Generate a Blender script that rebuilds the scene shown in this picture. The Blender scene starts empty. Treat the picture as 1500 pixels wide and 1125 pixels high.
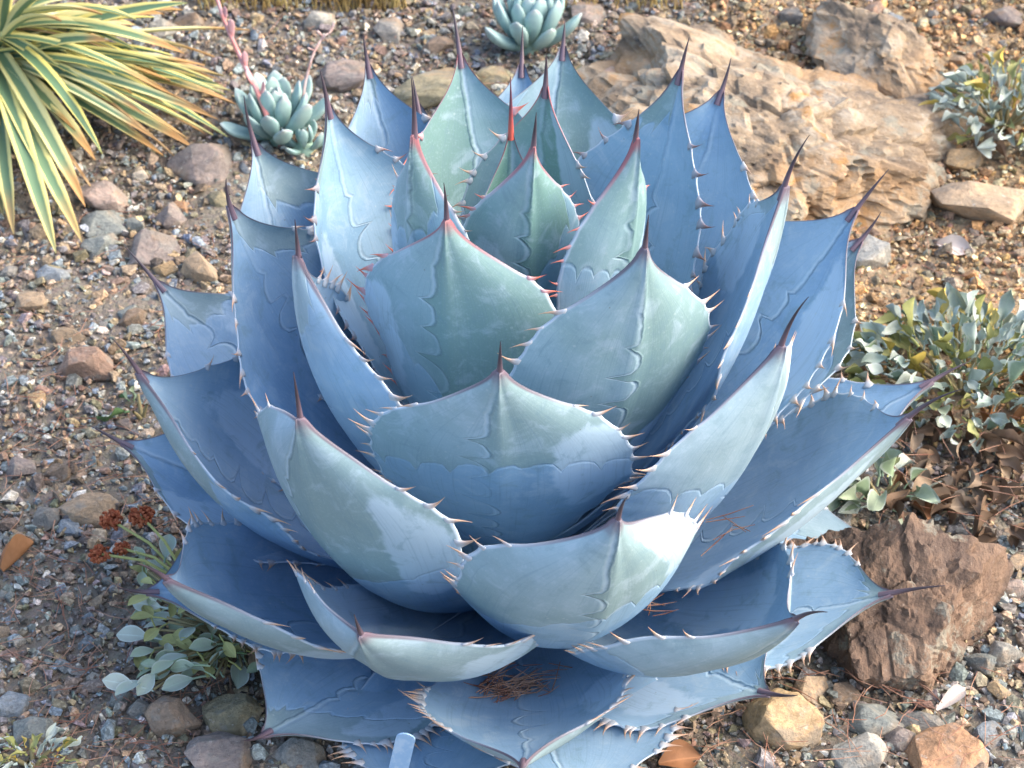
import bpy, bmesh, math, random
import numpy as np
from mathutils import Vector, Matrix, noise as mnoise

# ------------------------------------------------------------------ camera, sky, sun, exposure
scene = bpy.context.scene
COL = scene.collection
R = math.radians
PITCH, CAM_D, FPX = R(38.0), 2.2, 1430 * 2.2            # photo is 1500 x 1125
TGT = np.array([0, 0, 0.27])
CAM = TGT + CAM_D * np.array([0, -math.cos(PITCH), math.sin(PITCH)])
cam_d = bpy.data.cameras.new('camera')
cam = bpy.data.objects.new('camera', cam_d); COL.objects.link(cam)
cam.location = CAM; cam.rotation_euler = (math.pi / 2 - PITCH, 0, 0)
cam_d.sensor_width = 36; cam_d.lens = 36 * FPX / 1500
cam_d.clip_start = 0.05; cam_d.clip_end = 500
cam_d.dof.use_dof = True; cam_d.dof.focus_distance = 2.02; cam_d.dof.aperture_fstop = 13
scene.camera = cam

SUN_EL, SUN_AZ = R(40), R(90)        # azimuth clockwise from +Y (behind the plant, to the right)
world = bpy.data.worlds.new('World'); scene.world = world; world.use_nodes = True
wn = world.node_tree.nodes; wl = world.node_tree.links
sky = wn.new('ShaderNodeTexSky'); sky.sky_type = 'NISHITA'; sky.sun_disc = False
sky.sun_elevation = SUN_EL; sky.sun_rotation = SUN_AZ; sky.dust_density = 4.0; sky.ozone_density = 1.0
bgn = wn['Background']; bgn.inputs[1].default_value = 0.15
wl.new(sky.outputs[0], bgn.inputs[0])
sun_d = bpy.data.lights.new('sun', 'SUN'); sun = bpy.data.objects.new('sun', sun_d); COL.objects.link(sun)
sun_d.energy = 0.65; sun_d.angle = R(60); sun_d.color = (1.0, 0.84, 0.63)
sd = Vector((math.sin(SUN_AZ) * math.cos(SUN_EL), math.cos(SUN_AZ) * math.cos(SUN_EL), math.sin(SUN_EL)))
sun.rotation_euler = sd.to_track_quat('Z', 'Y').to_euler()
sun.location = (2, 2, 3)
scene.view_settings.view_transform = 'Standard'; scene.view_settings.look = 'None'
scene.view_settings.gamma = 1.0; scene.view_settings.exposure = 1.80
scene.view_settings.use_curve_mapping = False
scene.cycles.max_bounces = 8; scene.cycles.diffuse_bounces = 6

rng = np.random.default_rng(7)
random.seed(5)

# ------------------------------------------------------------------ helpers
def vnoise(p, f=1.0, o=0.0):
    return mnoise.noise(Vector((p[0] * f + o, p[1] * f - o, p[2] * f + 2 * o)))

def zg(x, y):
    """height of the ground"""
    z = 0.010 * math.sin(3.1 * x + 0.7) * math.cos(2.3 * y) + 0.008 * math.sin(7 * x - 4 * y + 1) * math.sin(5 * y + .4)
    b = max(0.0, y - 0.25)
    return z + 0.05 * b + 0.03 * b * b * (1 if b < 2 else 0) + (0.03 * (4 * b - 4) if b >= 2 else 0)

def ray(px, py):
    d = np.array([(px - 750) / FPX, 1.0, -(py - 562.5) / FPX])
    cp, sp = math.cos(PITCH), math.sin(PITCH)
    v = np.array([d[0], d[1] * cp + d[2] * sp, -d[1] * sp + d[2] * cp])
    return v

def at(px, py, h=0.0):
    """the point at height h over the ground that a photo pixel looks at"""
    v = ray(px, py); z = h
    for _ in range(12):
        t = (z - CAM[2]) / v[2]; p = CAM + v * t; z = zg(p[0], p[1]) + h
    return Vector(p)

def mpp(p):
    """metres per photo pixel at a point"""
    d = np.array(p) - CAM
    return (d[1] * math.cos(PITCH) - d[2] * math.sin(PITCH)) / FPX

def mesh(name, V, Fs, smooth=True, attrs=None, col=None):
    me = bpy.data.meshes.new(name)
    V = np.asarray(V, dtype=np.float32); Fs = np.asarray(Fs, dtype=np.int32)
    n = Fs.shape[1]
    me.vertices.add(len(V)); me.vertices.foreach_set('co', V.ravel())
    me.loops.add(Fs.size); me.loops.foreach_set('vertex_index', Fs.ravel())
    me.polygons.add(len(Fs)); me.polygons.foreach_set('loop_start', np.arange(0, Fs.size, n, dtype=np.int32))
    me.update(calc_edges=True); me.validate()
    me.polygons.foreach_set('use_smooth', np.full(len(me.polygons), smooth))
    for k, a in (attrs or {}).items():
        at_ = me.attributes.new(k, 'FLOAT', 'POINT'); at_.data.foreach_set('value', np.asarray(a, dtype=np.float32))
    if col is not None:
        c = np.ones((len(V), 4), dtype=np.float32); c[:, :3] = col
        at_ = me.attributes.new('tint', 'FLOAT_COLOR', 'POINT'); at_.data.foreach_set('color', c.ravel())
    return me

def obj(name, me, mat=None, parent=None, loc=None):
    o = bpy.data.objects.new(name, me); COL.objects.link(o)
    if mat is not None and me is not None and not me.materials: me.materials.append(mat)
    if parent is not None: o.parent = parent
    if loc is not None: o.location = loc
    return o

def tag(o, label=None, cat=None, group=None, kind=None):
    for k, v in (('label', label), ('category', cat), ('group', group), ('kind', kind)):
        if v: o[k] = v
    return o

def grid_faces(n, m, wrap=False):
    """n rows of m verts"""
    j = np.arange(m if wrap else m - 1); i = np.arange(n - 1)
    I, J = np.meshgrid(i, j, indexing='ij'); J2 = (J + 1) % m
    return np.stack([I * m + J, I * m + J2, (I + 1) * m + J2, (I + 1) * m + J], -1).reshape(-1, 4)

def smooth_interp(x, xs, ys, k=0.02):
    return sum(np.interp(x + o * k, xs, ys) * w for o, w in ((-1.6, .12), (-.8, .23), (0, .3), (.8, .23), (1.6, .12)))

def tube(pts, rad, sides=6):
    """swept tube through pts, radii rad -> V, F (quads)"""
    pts = np.asarray(pts, float); n = len(pts)
    t = np.gradient(pts, axis=0); t /= np.linalg.norm(t, axis=1)[:, None] + 1e-12
    ref = np.array([0.31, 0.22, 0.92]); 
    if abs(t[0] @ ref) > .9: ref = np.array([1., 0, 0])
    a = np.cross(t, ref); a /= np.linalg.norm(a, axis=1)[:, None] + 1e-12
    b = np.cross(t, a)
    th = np.linspace(0, 2 * math.pi, sides, endpoint=False)
    V = pts[:, None] + (a[:, None] * np.cos(th)[None, :, None] + b[:, None] * np.sin(th)[None, :, None]) * np.asarray(rad, float)[:, None, None]
    return V.reshape(-1, 3), grid_faces(n, sides, True)

# ---- node helpers
class NT:
    def __init__(s, name):
        s.m = bpy.data.materials.new(name); s.m.use_nodes = True
        s.n = s.m.node_tree.nodes; s.l = s.m.node_tree.links; s.b = s.n['Principled BSDF']
    def new(s, t, **k):
        x = s.n.new(t)
        for a, v in k.items(): setattr(x, a, v)
        return x
    def put(s, sock, v):
        if hasattr(v, 'is_linked') or hasattr(v, 'links'): s.l.new(v, sock)
        elif isinstance(v, (tuple, list)) and len(v) == 3 and sock.type == 'RGBA': sock.default_value = (*v, 1)
        else: sock.default_value = v
    def attr(s, name, out='Fac'):
        x = s.new('ShaderNodeAttribute', attribute_name=name); return x.outputs[out]
    def math(s, op, a, b=0.0, c=None, clamp=False):
        x = s.new('ShaderNodeMath', operation=op, use_clamp=clamp); s.put(x.inputs[0], a); s.put(x.inputs[1], b)
        if c is not None: s.put(x.inputs[2], c)
        return x.outputs[0]
    def step(s, v, lo, hi):
        x = s.new('ShaderNodeMapRange', interpolation_type='SMOOTHSTEP'); s.put(x.inputs[0], v)
        s.put(x.inputs[1], lo); s.put(x.inputs[2], hi); return x.outputs[0]
    def mix(s, f, a, b, mode='MIX'):
        x = s.new('ShaderNodeMix', data_type='RGBA', blend_type=mode); s.put(x.inputs[0], f); s.put(x.inputs[6], a); s.put(x.inputs[7], b)
        return x.outputs[2]
    def noise(s, scale, detail=4, rough=.55, vec=None, dist=0.0, out=0):
        x = s.new('ShaderNodeTexNoise'); x.inputs['Scale'].default_value = scale; x.inputs['Detail'].default_value = detail
        x.inputs['Roughness'].default_value = rough; x.inputs['Distortion'].default_value = dist
        s.l.new(vec if vec is not None else s.coord(), x.inputs['Vector']); return x.outputs[out]
    def voro(s, scale, feature='F1', vec=None, out=0):
        x = s.new('ShaderNodeTexVoronoi', feature=feature); x.inputs['Scale'].default_value = scale
        s.l.new(vec if vec is not None else s.coord(), x.inputs['Vector']); return x.outputs[out]
    def coord(s, which='Object'):
        if not hasattr(s, '_c'): s._c = s.new('ShaderNodeTexCoord')
        return s._c.outputs[which]
    def ramp(s, f, stops):
        x = s.new('ShaderNodeValToRGB'); e = x.color_ramp.elements
        while len(e) < len(stops): e.new(0.5)
        for el, (p, c) in zip(e, stops): el.position = p; el.color = (*c, 1)
        s.put(x.inputs[0], f); return x.outputs[0]
    def bump(s, h, strength=.5, dist=.01, normal=None):
        x = s.new('ShaderNodeBump'); x.inputs['Strength'].default_value = strength; x.inputs['Distance'].default_value = dist
        s.l.new(h, x.inputs['Height'])
        if normal is not None: s.l.new(normal, x.inputs['Normal'])
        return x.outputs[0]
    def rand(s): return s.new('ShaderNodeObjectInfo').outputs['Random']
    def done(s, color, rough=.6, normal=None, spec=.4):
        s.put(s.b.inputs['Base Color'], color); s.put(s.b.inputs['Roughness'], rough); s.b.inputs['Specular IOR Level'].default_value = spec
        if normal is not None: s.l.new(normal, s.b.inputs['Normal'])
        return s.m
# ------------------------------------------------------------------ ground, gravel, stones, boulders
PAL = {  # stone colours (linear base colours)
    'grey': (.185, .195, .190), 'teal': (.165, .205, .205), 'blue': (.170, .225, .275), 'tan': (.285, .215, .140), 'gold': (.370, .265, .140),
    'brown': (.165, .120, .085), 'rust': (.215, .135, .098), 'purple': (.165, .145, .145), 'cream': (.520, .480, .400), 'olive': (.200, .185, .110),
    'pale': (.360, .370, .340), 'orange': (.330, .180, .090), 'dark': (.080, .070, .062), 'pink': (.285, .225, .200)}
def mat_ground():
    t = NT('gravelly_soil')
    n = t.noise(6, 5, .6); v = t.voro(150, out=1); g = t.noise(240, 4, .6)
    c = t.ramp(n, [(.3, (.195, .172, .140)), (.55, (.255, .228, .190)), (.75, (.290, .255, .205))])
    c = t.mix(.45, c, t.mix(.75, v, (.20, .17, .14)), 'MULTIPLY'); c = t.mix(.4, c, (.265, .232, .190))
    sp = t.new('ShaderNodeSeparateXYZ'); t.l.new(t.coord(), sp.inputs[0])
    sand = t.math('MULTIPLY', t.step(t.math('ADD', sp.outputs[0], t.math('MULTIPLY', n, .3)), .30, .62), t.step(sp.outputs[1], .12, .45))
    c = t.mix(t.math('MULTIPLY', sand, .75), c, (.38, .27, .155))
    c = t.mix(t.step(g, .55, .75), c, (.26, .22, .17))
    h = t.math('ADD', t.math('MULTIPLY', t.voro(150), -.6), g)
    return t.done(c, .95, t.bump(h, .8, .006), .15)
def mat_stone(name, soft=False):
    t = NT(name)
    base = t.attr('tint', 'Color')
    oi = t.new('ShaderNodeObjectInfo').outputs['Location']
    vec = t.new('ShaderNodeVectorMath', operation='ADD'); t.l.new(t.coord(), vec.inputs[0]); t.l.new(oi, vec.inputs[1]); vec = vec.outputs[0]
    n1 = t.noise(1.7, 6, .68, vec=vec, dist=.9); n2 = t.noise(7, 5, .68, vec=vec); n3 = t.noise(.8, 3, .5, vec=vec)
    c = t.mix(t.step(n1, .38, .68), base, t.mix(1, base, (1.75, 1.62, 1.5), 'MULTIPLY'))
    c = t.mix(t.math('MULTIPLY', t.step(n2, .45, .72), .6), c, t.mix(1, base, (.42, .38, .36), 'MULTIPLY'))
    c = t.mix(t.math('MULTIPLY', t.step(n3, .50, .70), .55), c, (.30, .19, .10))
    c = t.mix(t.math('MULTIPLY', t.step(t.noise(1.3, 4, .6, vec=vec), .50, .64), .5), c, (.20, .205, .19))
    c = t.mix(t.math('MULTIPLY', t.step(t.noise(4.5, 5, .75, vec=vec), .60, .68), .5), c, (.46, .44, .40))
    h = t.math('ADD', t.math('MULTIPLY', n1, .8), t.math('MULTIPLY', n2, .45))
    return t.done(c, t.math('ADD', .72, t.math('MULTIPLY', n2, .2)), t.bump(h, .85, .006), .3)
def mat_gravel():
    t = NT('gravel_chips')
    c = t.attr('tint', 'Color'); n = t.noise(260, 3, .6)
    c = t.mix(t.step(n, .4, .7), t.mix(1, c, (.6, .58, .55), 'MULTIPLY'), t.mix(1, c, (1.35, 1.3, 1.25), 'MULTIPLY'))
    return t.done(c, .85, t.bump(n, .5, .003), .25)
M_GROUND, M_STONE, M_GRAVEL = mat_ground(), mat_stone('stone'), mat_gravel()

# one sheet of ground, fine near the plant and coarse far off
def ground_axis(lo, hi):
    a = np.concatenate([-np.geomspace(40, abs(lo), 24)[:-1], np.linspace(lo, hi, 150), np.geomspace(hi, 40, 24)[1:]]); return a
gx, gy = ground_axis(-1.4, 1.4), ground_axis(-1.0, 2.4)
GV = np.array([(x, y, zg(x, y) + (.006 * vnoise((x, y, 0), 9) + .004 * vnoise((x, y, 3), 28) if abs(x) < 1.5 and abs(y) < 2.5 else 0)) for y in gy for x in gx])
tag(obj('ground', mesh('ground', GV, grid_faces(len(gy), len(gx))), M_GROUND), kind='structure', label='gravelly brown garden soil')

def ico(sub):
    bm = bmesh.new(); bmesh.ops.create_icosphere(bm, subdivisions=sub, radius=1)
    V = np.array([v.co[:] for v in bm.verts]); F = np.array([[v.index for v in f.verts] for f in bm.faces]); bm.free(); return V, F
ICO = {k: ico(k) for k in (1, 2, 3, 4, 5, 6)}
def polytope(V, r, n=11, flat=.6, lo=.62):
    """unit directions -> an angular stone with flat facets"""
    N = r.normal(size=(n, 3)); N /= np.linalg.norm(N, axis=1)[:, None]; H = r.uniform(lo, 1.0, n)
    d = V / np.linalg.norm(V, axis=1)[:, None]
    q = d @ N.T; rad = np.where(q > 1e-3, H / np.maximum(q, 1e-3), 9).min(1); rad = np.minimum(rad, 1.25)
    return d * rad[:, None] * np.array([1, r.uniform(.62, 1), flat * r.uniform(.75, 1.15)])

def hull(r, n, dims=(1, 1, 1), bev=0.0, jit=.12):
    """broken stone: convex hull of a few points, its edges slightly worn"""
    bm = bmesh.new(); P = r.normal(size=(n, 3)); P /= np.linalg.norm(P, axis=1)[:, None]; P *= r.uniform(1 - jit, 1, n)[:, None]
    P = (P - (P.max(0) + P.min(0)) / 2); P /= P.max(0); P *= np.array(dims)
    bmesh.ops.convex_hull(bm, input=[bm.verts.new(p) for p in P])
    bmesh.ops.delete(bm, geom=[v for v in bm.verts if not v.link_faces], context='VERTS')
    bmesh.ops.dissolve_limit(bm, angle_limit=R(16), verts=bm.verts, edges=bm.edges)
    if bev: bmesh.ops.bevel(bm, geom=list(bm.edges), offset=bev, segments=2, affect='EDGES', profile=.6, clamp_overlap=True)
    bmesh.ops.triangulate(bm, faces=bm.faces); bmesh.ops.recalc_face_normals(bm, faces=bm.faces)
    bm.verts.index_update(); V = np.array([v.co[:] for v in bm.verts]); F = np.array([[v.index for v in f.verts] for f in bm.faces]); bm.free(); return V, F

CORE = lambda x, y: (x * x + (y - .02) ** 2) < .10 ** 2
def in_view(x, y, m=.04):
    d = np.array([x, y, 0]) - CAM; z = d[1] * math.cos(PITCH) - d[2] * math.sin(PITCH)
    u = d[0] / z * FPX; v = (d[1] * math.sin(PITCH) + d[2] * math.cos(PITCH)) / z * FPX
    return abs(u) < 750 + m * 1500 and abs(v) < 562 + m * 1800

# --- gravel: loose chips nobody could count, one mesh
def gravel(n, lo, hi, sub, seed, nshape=60):
    r = np.random.default_rng(seed)
    shapes = [hull(r, int(r.integers(8, 12)) if sub == 1 else int(r.integers(10, 16)), (1, r.uniform(.55, .95), r.uniform(.35, .75))) for _ in range(nshape)]
    keys = ['grey', 'teal', 'blue', 'tan', 'gold', 'brown', 'rust', 'purple', 'cream', 'olive', 'pale', 'dark', 'pink']
    wts = np.array([.17, .10, .07, .15, .07, .14, .04, .08, .03, .07, .04, .02, .03]); wts /= wts.sum()
    VV, FF, CC = [], [], []; k = nv = 0
    while k < n:
        y = -.42 + 2.15 * r.random() ** 1.0; x = r.uniform(-1.05, 1.05)
        if not in_view(x, y, .05) or CORE(x, y): continue
        sz = lo * (hi / lo) ** (r.random() ** 1.8)
        a, b, c = r.uniform(0, 6.28), r.normal(0, .35), r.normal(0, .35)
        ca, sa = math.cos(a), math.sin(a)
        M = np.array([[ca, -sa, 0], [sa, ca, 0], [0, 0, 1]]) @ np.array([[1, 0, b], [0, 1, c], [-b, -c, 1]])
        sV, sF = shapes[r.integers(nshape)]; v = sV @ M.T * sz + (x, y, zg(x, y) + sz * r.uniform(.0, .45) + .002)
        col = np.array(PAL[r.choice(keys, p=wts)]) * r.uniform(.65, 1.35) * (1 + r.normal(0, .05, 3)); col = (col * .74 + col.mean() * .26) * 1.34
        if x > .30 and y > .22: col = col * (1.35, 1.08, .76)              # sandier gravel round the outcrop
        VV.append(v); FF.append(sF + nv); nv += len(sV); CC.append(np.repeat(np.clip(col, .02, .8)[None], len(sV), 0)); k += 1
    return np.concatenate(VV), np.concatenate(FF), np.concatenate(CC)
for n_, lo_, hi_, sub_, sd_ in ((66000, .0018, .0058, 1, 11), (6500, .0050, .0125, 2, 12)):
    v_, f_, c_ = gravel(n_, lo_, hi_, sub_, sd_)
    tag(obj('gravel', mesh('gravel', v_, f_, False, None, c_), M_GRAVEL), 'loose mixed gravel chips covering the garden soil' if sub_ == 1 else 'coarser angular gravel scattered over the garden soil', 'gravel', None, 'stuff')

# --- stones
def stone_mesh(seed, col, sub=3, flat=.6, n=11, rough=.035):
    r = np.random.default_rng(seed); V, F = hull(r, {2: 13, 3: 17, 4: 22}[sub], (1, r.uniform(.8, 1), 1), .05)
    if sub >= 3:                                        # finer faces, roughened
        bm = bmesh.new(); me0 = bpy.data.meshes.new('t'); me0.from_pydata(V.tolist(), [], F.tolist()); bm.from_mesh(me0)
        bmesh.ops.subdivide_edges(bm, edges=[e for e in bm.edges if e.calc_length() > .18], cuts=3 if sub == 4 else 2, use_grid_fill=True)
        bmesh.ops.triangulate(bm, faces=bm.faces); bm.verts.index_update(); bm.verts.ensure_lookup_table()
        V = np.array([v.co[:] for v in bm.verts]); F = np.array([[v.index for v in f.verts] for f in bm.faces]); bm.free(); bpy.data.meshes.remove(me0)
    o = r.uniform(0, 50)
    P = V * (1 + rough * np.array([vnoise(p, 2.2, o) * 1.6 + .8 * vnoise(p, 6.5, o + 9) for p in V]))[:, None]
    c = (np.array(PAL[col]) * .72 + np.array((.205, .180, .150)) * .28) * r.uniform(.85, 1.2)
    me = mesh('stone', P, F, True, None, np.repeat(c[None], len(P), 0)); me.materials.append(M_STONE)
    me.set_sharp_from_angle(angle=R(22)); return me
WORD = {'grey': 'grey', 'teal': 'grey-green', 'blue': 'blue-grey', 'tan': 'tan', 'gold': 'golden tan', 'brown': 'dark brown', 'rust': 'rust-red', 'purple': 'purplish grey',
        'cream': 'cream white', 'olive': 'olive brown', 'pale': 'pale grey', 'orange': 'bright orange', 'dark': 'blackish', 'pink': 'pinkish'}
def stone(px, py, wpx, hpx, col, seed, label=None, group=None, rot=None, sub=3, tilt=0.0, sink=.43, me=None, flat=.6):
    c = at(px, py + hpx * .25); k = mpp(c); r = np.random.default_rng(seed)
    rx = wpx * k / 2 * 1.08; rz = max(.25 * rx, min(rx * .95, hpx * k / 2 / .80 * .9))
    o = obj('stone', me or stone_mesh(seed, col, sub, 1.0))
    o.location = (c.x, c.y, c.z + rz * (1 - 2 * sink)); o.scale = (rx, rx * r.uniform(.8, 1.0), rz)
    o.rotation_euler = (r.normal(0, .12), tilt + r.normal(0, .1), r.uniform(-.5, .5) if rot is None else rot)
    return tag(o, label, 'stone', group)
G_ST = 'stones lying in the gravel'
NAMED = [  # px, py, width, height (photo pixels), colour, what it lies by
    (130, 527, 82, 55, 'rust', 'flat reddish brown stone, broadest in the open gravel beside the agave'),
    (45, 440, 46, 30, 'tan', 'tan stone below the tips of the striped plant'),
    (75, 398, 55, 26, 'blue', 'flat blue-grey stone near the drooping striped leaf tips'),
    (197, 463, 44, 34, 'brown', 'brown stone beside the spine of the lowest upright agave leaf'),
    (225, 362, 74, 40, 'purple', 'flat purplish stone behind an outer agave spine'),
    (243, 393, 36, 30, 'gold', 'golden stone tucked behind an outer agave leaf tip'),
    (297, 388, 66, 58, 'tan', 'large tan stone against the upright outer agave leaf'),
    (150, 352, 58, 36, 'teal', 'grey-green flat stone near the longest drooping striped leaf'),
    (248, 312, 46, 40, 'purple', 'upright purplish stone beside an orange pebble'),
    (266, 300, 26, 22, 'orange', 'bright orange pebble between purple stones'),
    (150, 287, 78, 40, 'pink', 'pinkish grey stone under the folded striped leaf'),
    (155, 322, 70, 34, 'teal', 'grey-green stone beside the striped leaf tips'),
    (206, 252, 24, 36, 'cream', 'small upright cream white stone below the striped leaves'),
    (200, 330, 26, 24, 'teal', 'small round teal pebble near the purple stones'),
    (300, 232, 95, 70, 'purple', 'large flat purplish brown slab below the left succulent rosette'),
    (320, 290, 40, 40, 'olive', 'olive stone behind an upright agave leaf tip'),
    (100, 490, 46, 26, 'tan', 'low tan stone above the reddish flat stone'),
    (30, 683, 48, 36, 'purple', 'purplish grey stone alone in fine gravel'),
    (85, 690, 38, 32, 'brown', 'brown stone next to a purplish grey one'),
    (132, 742, 84, 36, 'tan', 'long flat tan stone behind the rust-red flower heads'),
    (65, 757, 42, 36, 'grey', 'grey angular stone in the gravel behind a curled orange leaf'),
    (102, 772, 40, 22, 'blue', 'blue-grey flat stone left of the rust-red flower heads'),
    (212, 728, 24, 20, 'blue', 'small blue pebble above the rust-red flower heads'),
    (20, 1033, 52, 46, 'blue', 'pale blue-grey rounded stone at the gravel edge'),
    (48, 1068, 64, 44, 'teal', 'tilted grey-green slab above the small pale seedling'),
    (90, 866, 26, 16, 'blue', 'tiny bright blue-grey chip in fine gravel'),
    (30, 937, 24, 26, 'cream', 'small white stone chip in the fine gravel'),
    (130, 902, 22, 20, 'blue', 'small blue chip by the leafy plant with red flowers'),
    (250, 1045, 84, 78, 'brown', 'rough brown stone below the leafy plant'),
    (342, 1043, 84, 58, 'olive', 'rounded olive brown stone by a low agave leaf'),
    (325, 1098, 110, 60, 'purple', 'purple and orange weathered stone under the low agave leaf tip'),
    (205, 1030, 40, 50, 'grey', 'grey upright stone next to the rough brown stone'),
    (440, 1105, 70, 44, 'grey', 'grey stone below the low agave leaf by the plant tag'),
    (1145, 1040, 116, 92, 'gold', 'golden tan angular stone beside a low agave leaf'),
    (1187, 1007, 74, 62, 'tan', 'tan-brown stone leaning behind the golden stone'),
    (1282, 1050, 92, 50, 'teal', 'grey-green angular stone in front of the big brown rock'),
    (1265, 1098, 88, 62, 'pale', 'pale grey angular stone with white veins'),
    (1352, 1060, 66, 46, 'grey', 'grey-brown stone at the foot of the big brown rock'),
    (1388, 1108, 124, 56, 'orange', 'orange-brown weathered stone in front of the grey stones'),
    (1432, 962, 46, 70, 'teal', 'upright pale grey-green stone right of the big brown rock'),
    (1474, 950, 52, 52, 'pale', 'pale stone leaning on an upright grey-green stone'),
    (1462, 1003, 38, 58, 'gold', 'golden upright stone right of the big brown rock'),
    (1455, 1073, 66, 44, 'blue', 'blue-grey flat stone near the golden upright stone'),
    (1490, 822, 32, 40, 'tan', 'tan stone beside the leaf litter'),
    (1482, 858, 40, 36, 'pink', 'pinkish stone beside the leaf litter'),
    (1237, 1017, 42, 34, 'brown', 'brown stone wedged under the big brown rock'),
    (1318, 1078, 46, 40, 'purple', 'purplish stone between the pale and grey stones'),
    (1270, 368, 60, 62, 'pale', 'pale rounded stone between outcrop and agave spine'),
    (1440, 292, 150, 76, 'tan', 'broad sunlit tan rock below the silvery shrub'),
    (1405, 230, 60, 40, 'gold', 'golden rock at the foot of the small silvery plant'),
    (1236, 42, 66, 36, 'purple', 'purple-grey stone on top of the outcrop edge'),
    (1306, 30, 40, 32, 'blue', 'blue-grey rounded stone behind the outcrop'),
    (1280, 14, 40, 26, 'rust', 'rust-red stone behind the outcrop'),
    (1470, 22, 56, 36, 'purple', 'purplish stone in the far gravel beyond the outcrop'),
    (1160, 22, 40, 34, 'grey', 'grey stone behind the top of the outcrop'),
    (468, 28, 46, 40, 'pale', 'pale grey block in the far gravel'),
    (635, 125, 130, 56, 'olive', 'big olive-grey stone behind the upright back leaves'),
    (575, 42, 52, 30, 'grey', 'grey stone in the far gravel behind the agave'),
    (500, 105, 96, 48, 'purple', 'purplish flat stone behind the tall back agave leaf'),
    (640, 62, 50, 30, 'brown', 'dark brown stone behind the tallest agave spine'),
    (862, 16, 52, 26, 'purple', 'purple stone right of the far succulent rosette'),
    (720, 110, 60, 34, 'olive', 'olive stone in front of the far succulent rosette'),
    (890, 110, 50, 34, 'pink', 'pinkish stone between agave and outcrop'),
    (1120, 250, 50, 36, 'tan', 'tan stone at the foot of the outcrop'),
    (280, 28, 46, 36, 'brown', 'dark brown stone behind the striped plant'),
    (240, 40, 44, 40, 'pale', 'pale grey stone among the striped leaf tips'),
]
for i, (px, py, w, h, col, lab) in enumerate(NAMED):
    stone(px, py, w, h, col, 3000 + i, lab, sub=4 if w > 80 else 3)
# unnamed look-alikes: same colour and size shares one label
r_ = np.random.default_rng(77); POOL = {}
cols_ = ['grey', 'teal', 'blue', 'tan', 'gold', 'brown', 'rust', 'purple', 'olive', 'pale', 'pink']
for c_ in cols_: POOL[c_] = [stone_mesh(4000 + 17 * cols_.index(c_) + j, c_, 2, 1.0, 9) for j in range(3)]
boxes = [(-5, 240, 330, 1130), (330, 470, 10, 330), (470, 900, 0, 160), (1180, 1500, 960, 1130), (1240, 1500, 330, 480), (1330, 1500, 0, 120), (990, 1180, 1060, 1130), (200, 520, 1010, 1130), (1280, 1500, 740, 800), (860, 1330, 0, 40)]
wb = np.array([.40, .09, .10, .10, .07, .06, .04, .07, .03, .04]); wb /= wb.sum()
PLACE = ['in the gravel between the striped plant and the leafy plant', 'beside the succulent with the pink stalk', 'in the gravel behind the back agave leaves', 'round the foot of the big brown rock', 'in the gravel between outcrop and silvery shrub', 'in the far gravel beyond the outcrop', 'below the agave leaves next to the golden stone', 'in front of the leafy plant', 'in the leaf litter', 'behind the top of the outcrop']
for i in range(200):
    bi = r_.choice(len(boxes), p=wb); b = boxes[bi]; px, py = r_.uniform(b[0], b[1]), r_.uniform(b[2], b[3])
    w = 14 * (2.4 ** (r_.random() ** 1.7)) * (.8 + .3 * py / 1125); c_ = cols_[r_.choice(11, p=np.array([.17, .12, .1, .16, .07, .13, .05, .09, .05, .04, .02]))]
    stone(px, py, w, w * r_.uniform(.55, .85), c_, 5000 + i, f'{"small" if w > 24 else "tiny"} {WORD[c_]} stone {PLACE[bi]}', f'{WORD[c_]} stones {PLACE[bi]}', me=POOL[c_][i % 3], rot=r_.uniform(0, 6.3))

# --- the large brown rock and the layered outcrop
def mat_rock(name, cols, scale, strata=(1, 1, 1), rot=(0, 0, 0), bmp=.8, spkw=.4):
    t = NT(name)
    mp = t.new('ShaderNodeMapping'); mp.inputs['Scale'].default_value = strata; mp.inputs['Rotation'].default_value = rot; t.l.new(t.coord(), mp.inputs[0]); v = mp.outputs[0]
    n1 = t.noise(scale, 6, .62, vec=v, dist=.6); n2 = t.noise(scale * 5, 5, .65, vec=v); n3 = t.noise(scale * .4, 3, .5)
    c = t.ramp(n1, cols)
    c = t.mix(t.math('MULTIPLY', t.step(n2, .5, .75), .55), c, t.mix(1, c, (.38, .34, .32), 'MULTIPLY'))
    c = t.mix(t.math('MULTIPLY', t.step(n3, .52, .66), .5), c, cols[-1][1])
    lic = t.step(t.noise(scale * 1.3, 6, .72), .54, .62)
    c = t.mix(t.math('MULTIPLY', lic, .55), c, (.27, .28, .23))
    spk = t.step(t.noise(scale * 14, 3, .6), .60, .70)
    c = t.mix(t.math('MULTIPLY', spk, spkw), c, (.48, .42, .34))
    h = t.math('ADD', t.math('ADD', t.math('MULTIPLY', n1, .7), t.math('MULTIPLY', n2, .6)), t.math('MULTIPLY', t.noise(scale * 13, 4, .7), .35))
    return t.done(c, .85, t.bump(h, bmp, .010), .22)
M_BROWN = mat_rock('brown_rock', [(.30, (.075, .048, .036)), (.43, (.125, .088, .068)), (.56, (.185, .122, .085)), (.75, (.240, .165, .115))], 12, (1.5, .8, 1.3), (0, 0, -.30), .8, .15)
M_OUT = mat_rock('outcrop_rock', [(.33, (.090, .080, .070)), (.42, (.210, .165, .120)), (.50, (.310, .235, .155)), (.57, (.380, .325, .250)), (.66, (.390, .220, .090))], 11, (.8, 1.0, 2.0), (.3, -.5, .2))
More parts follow.
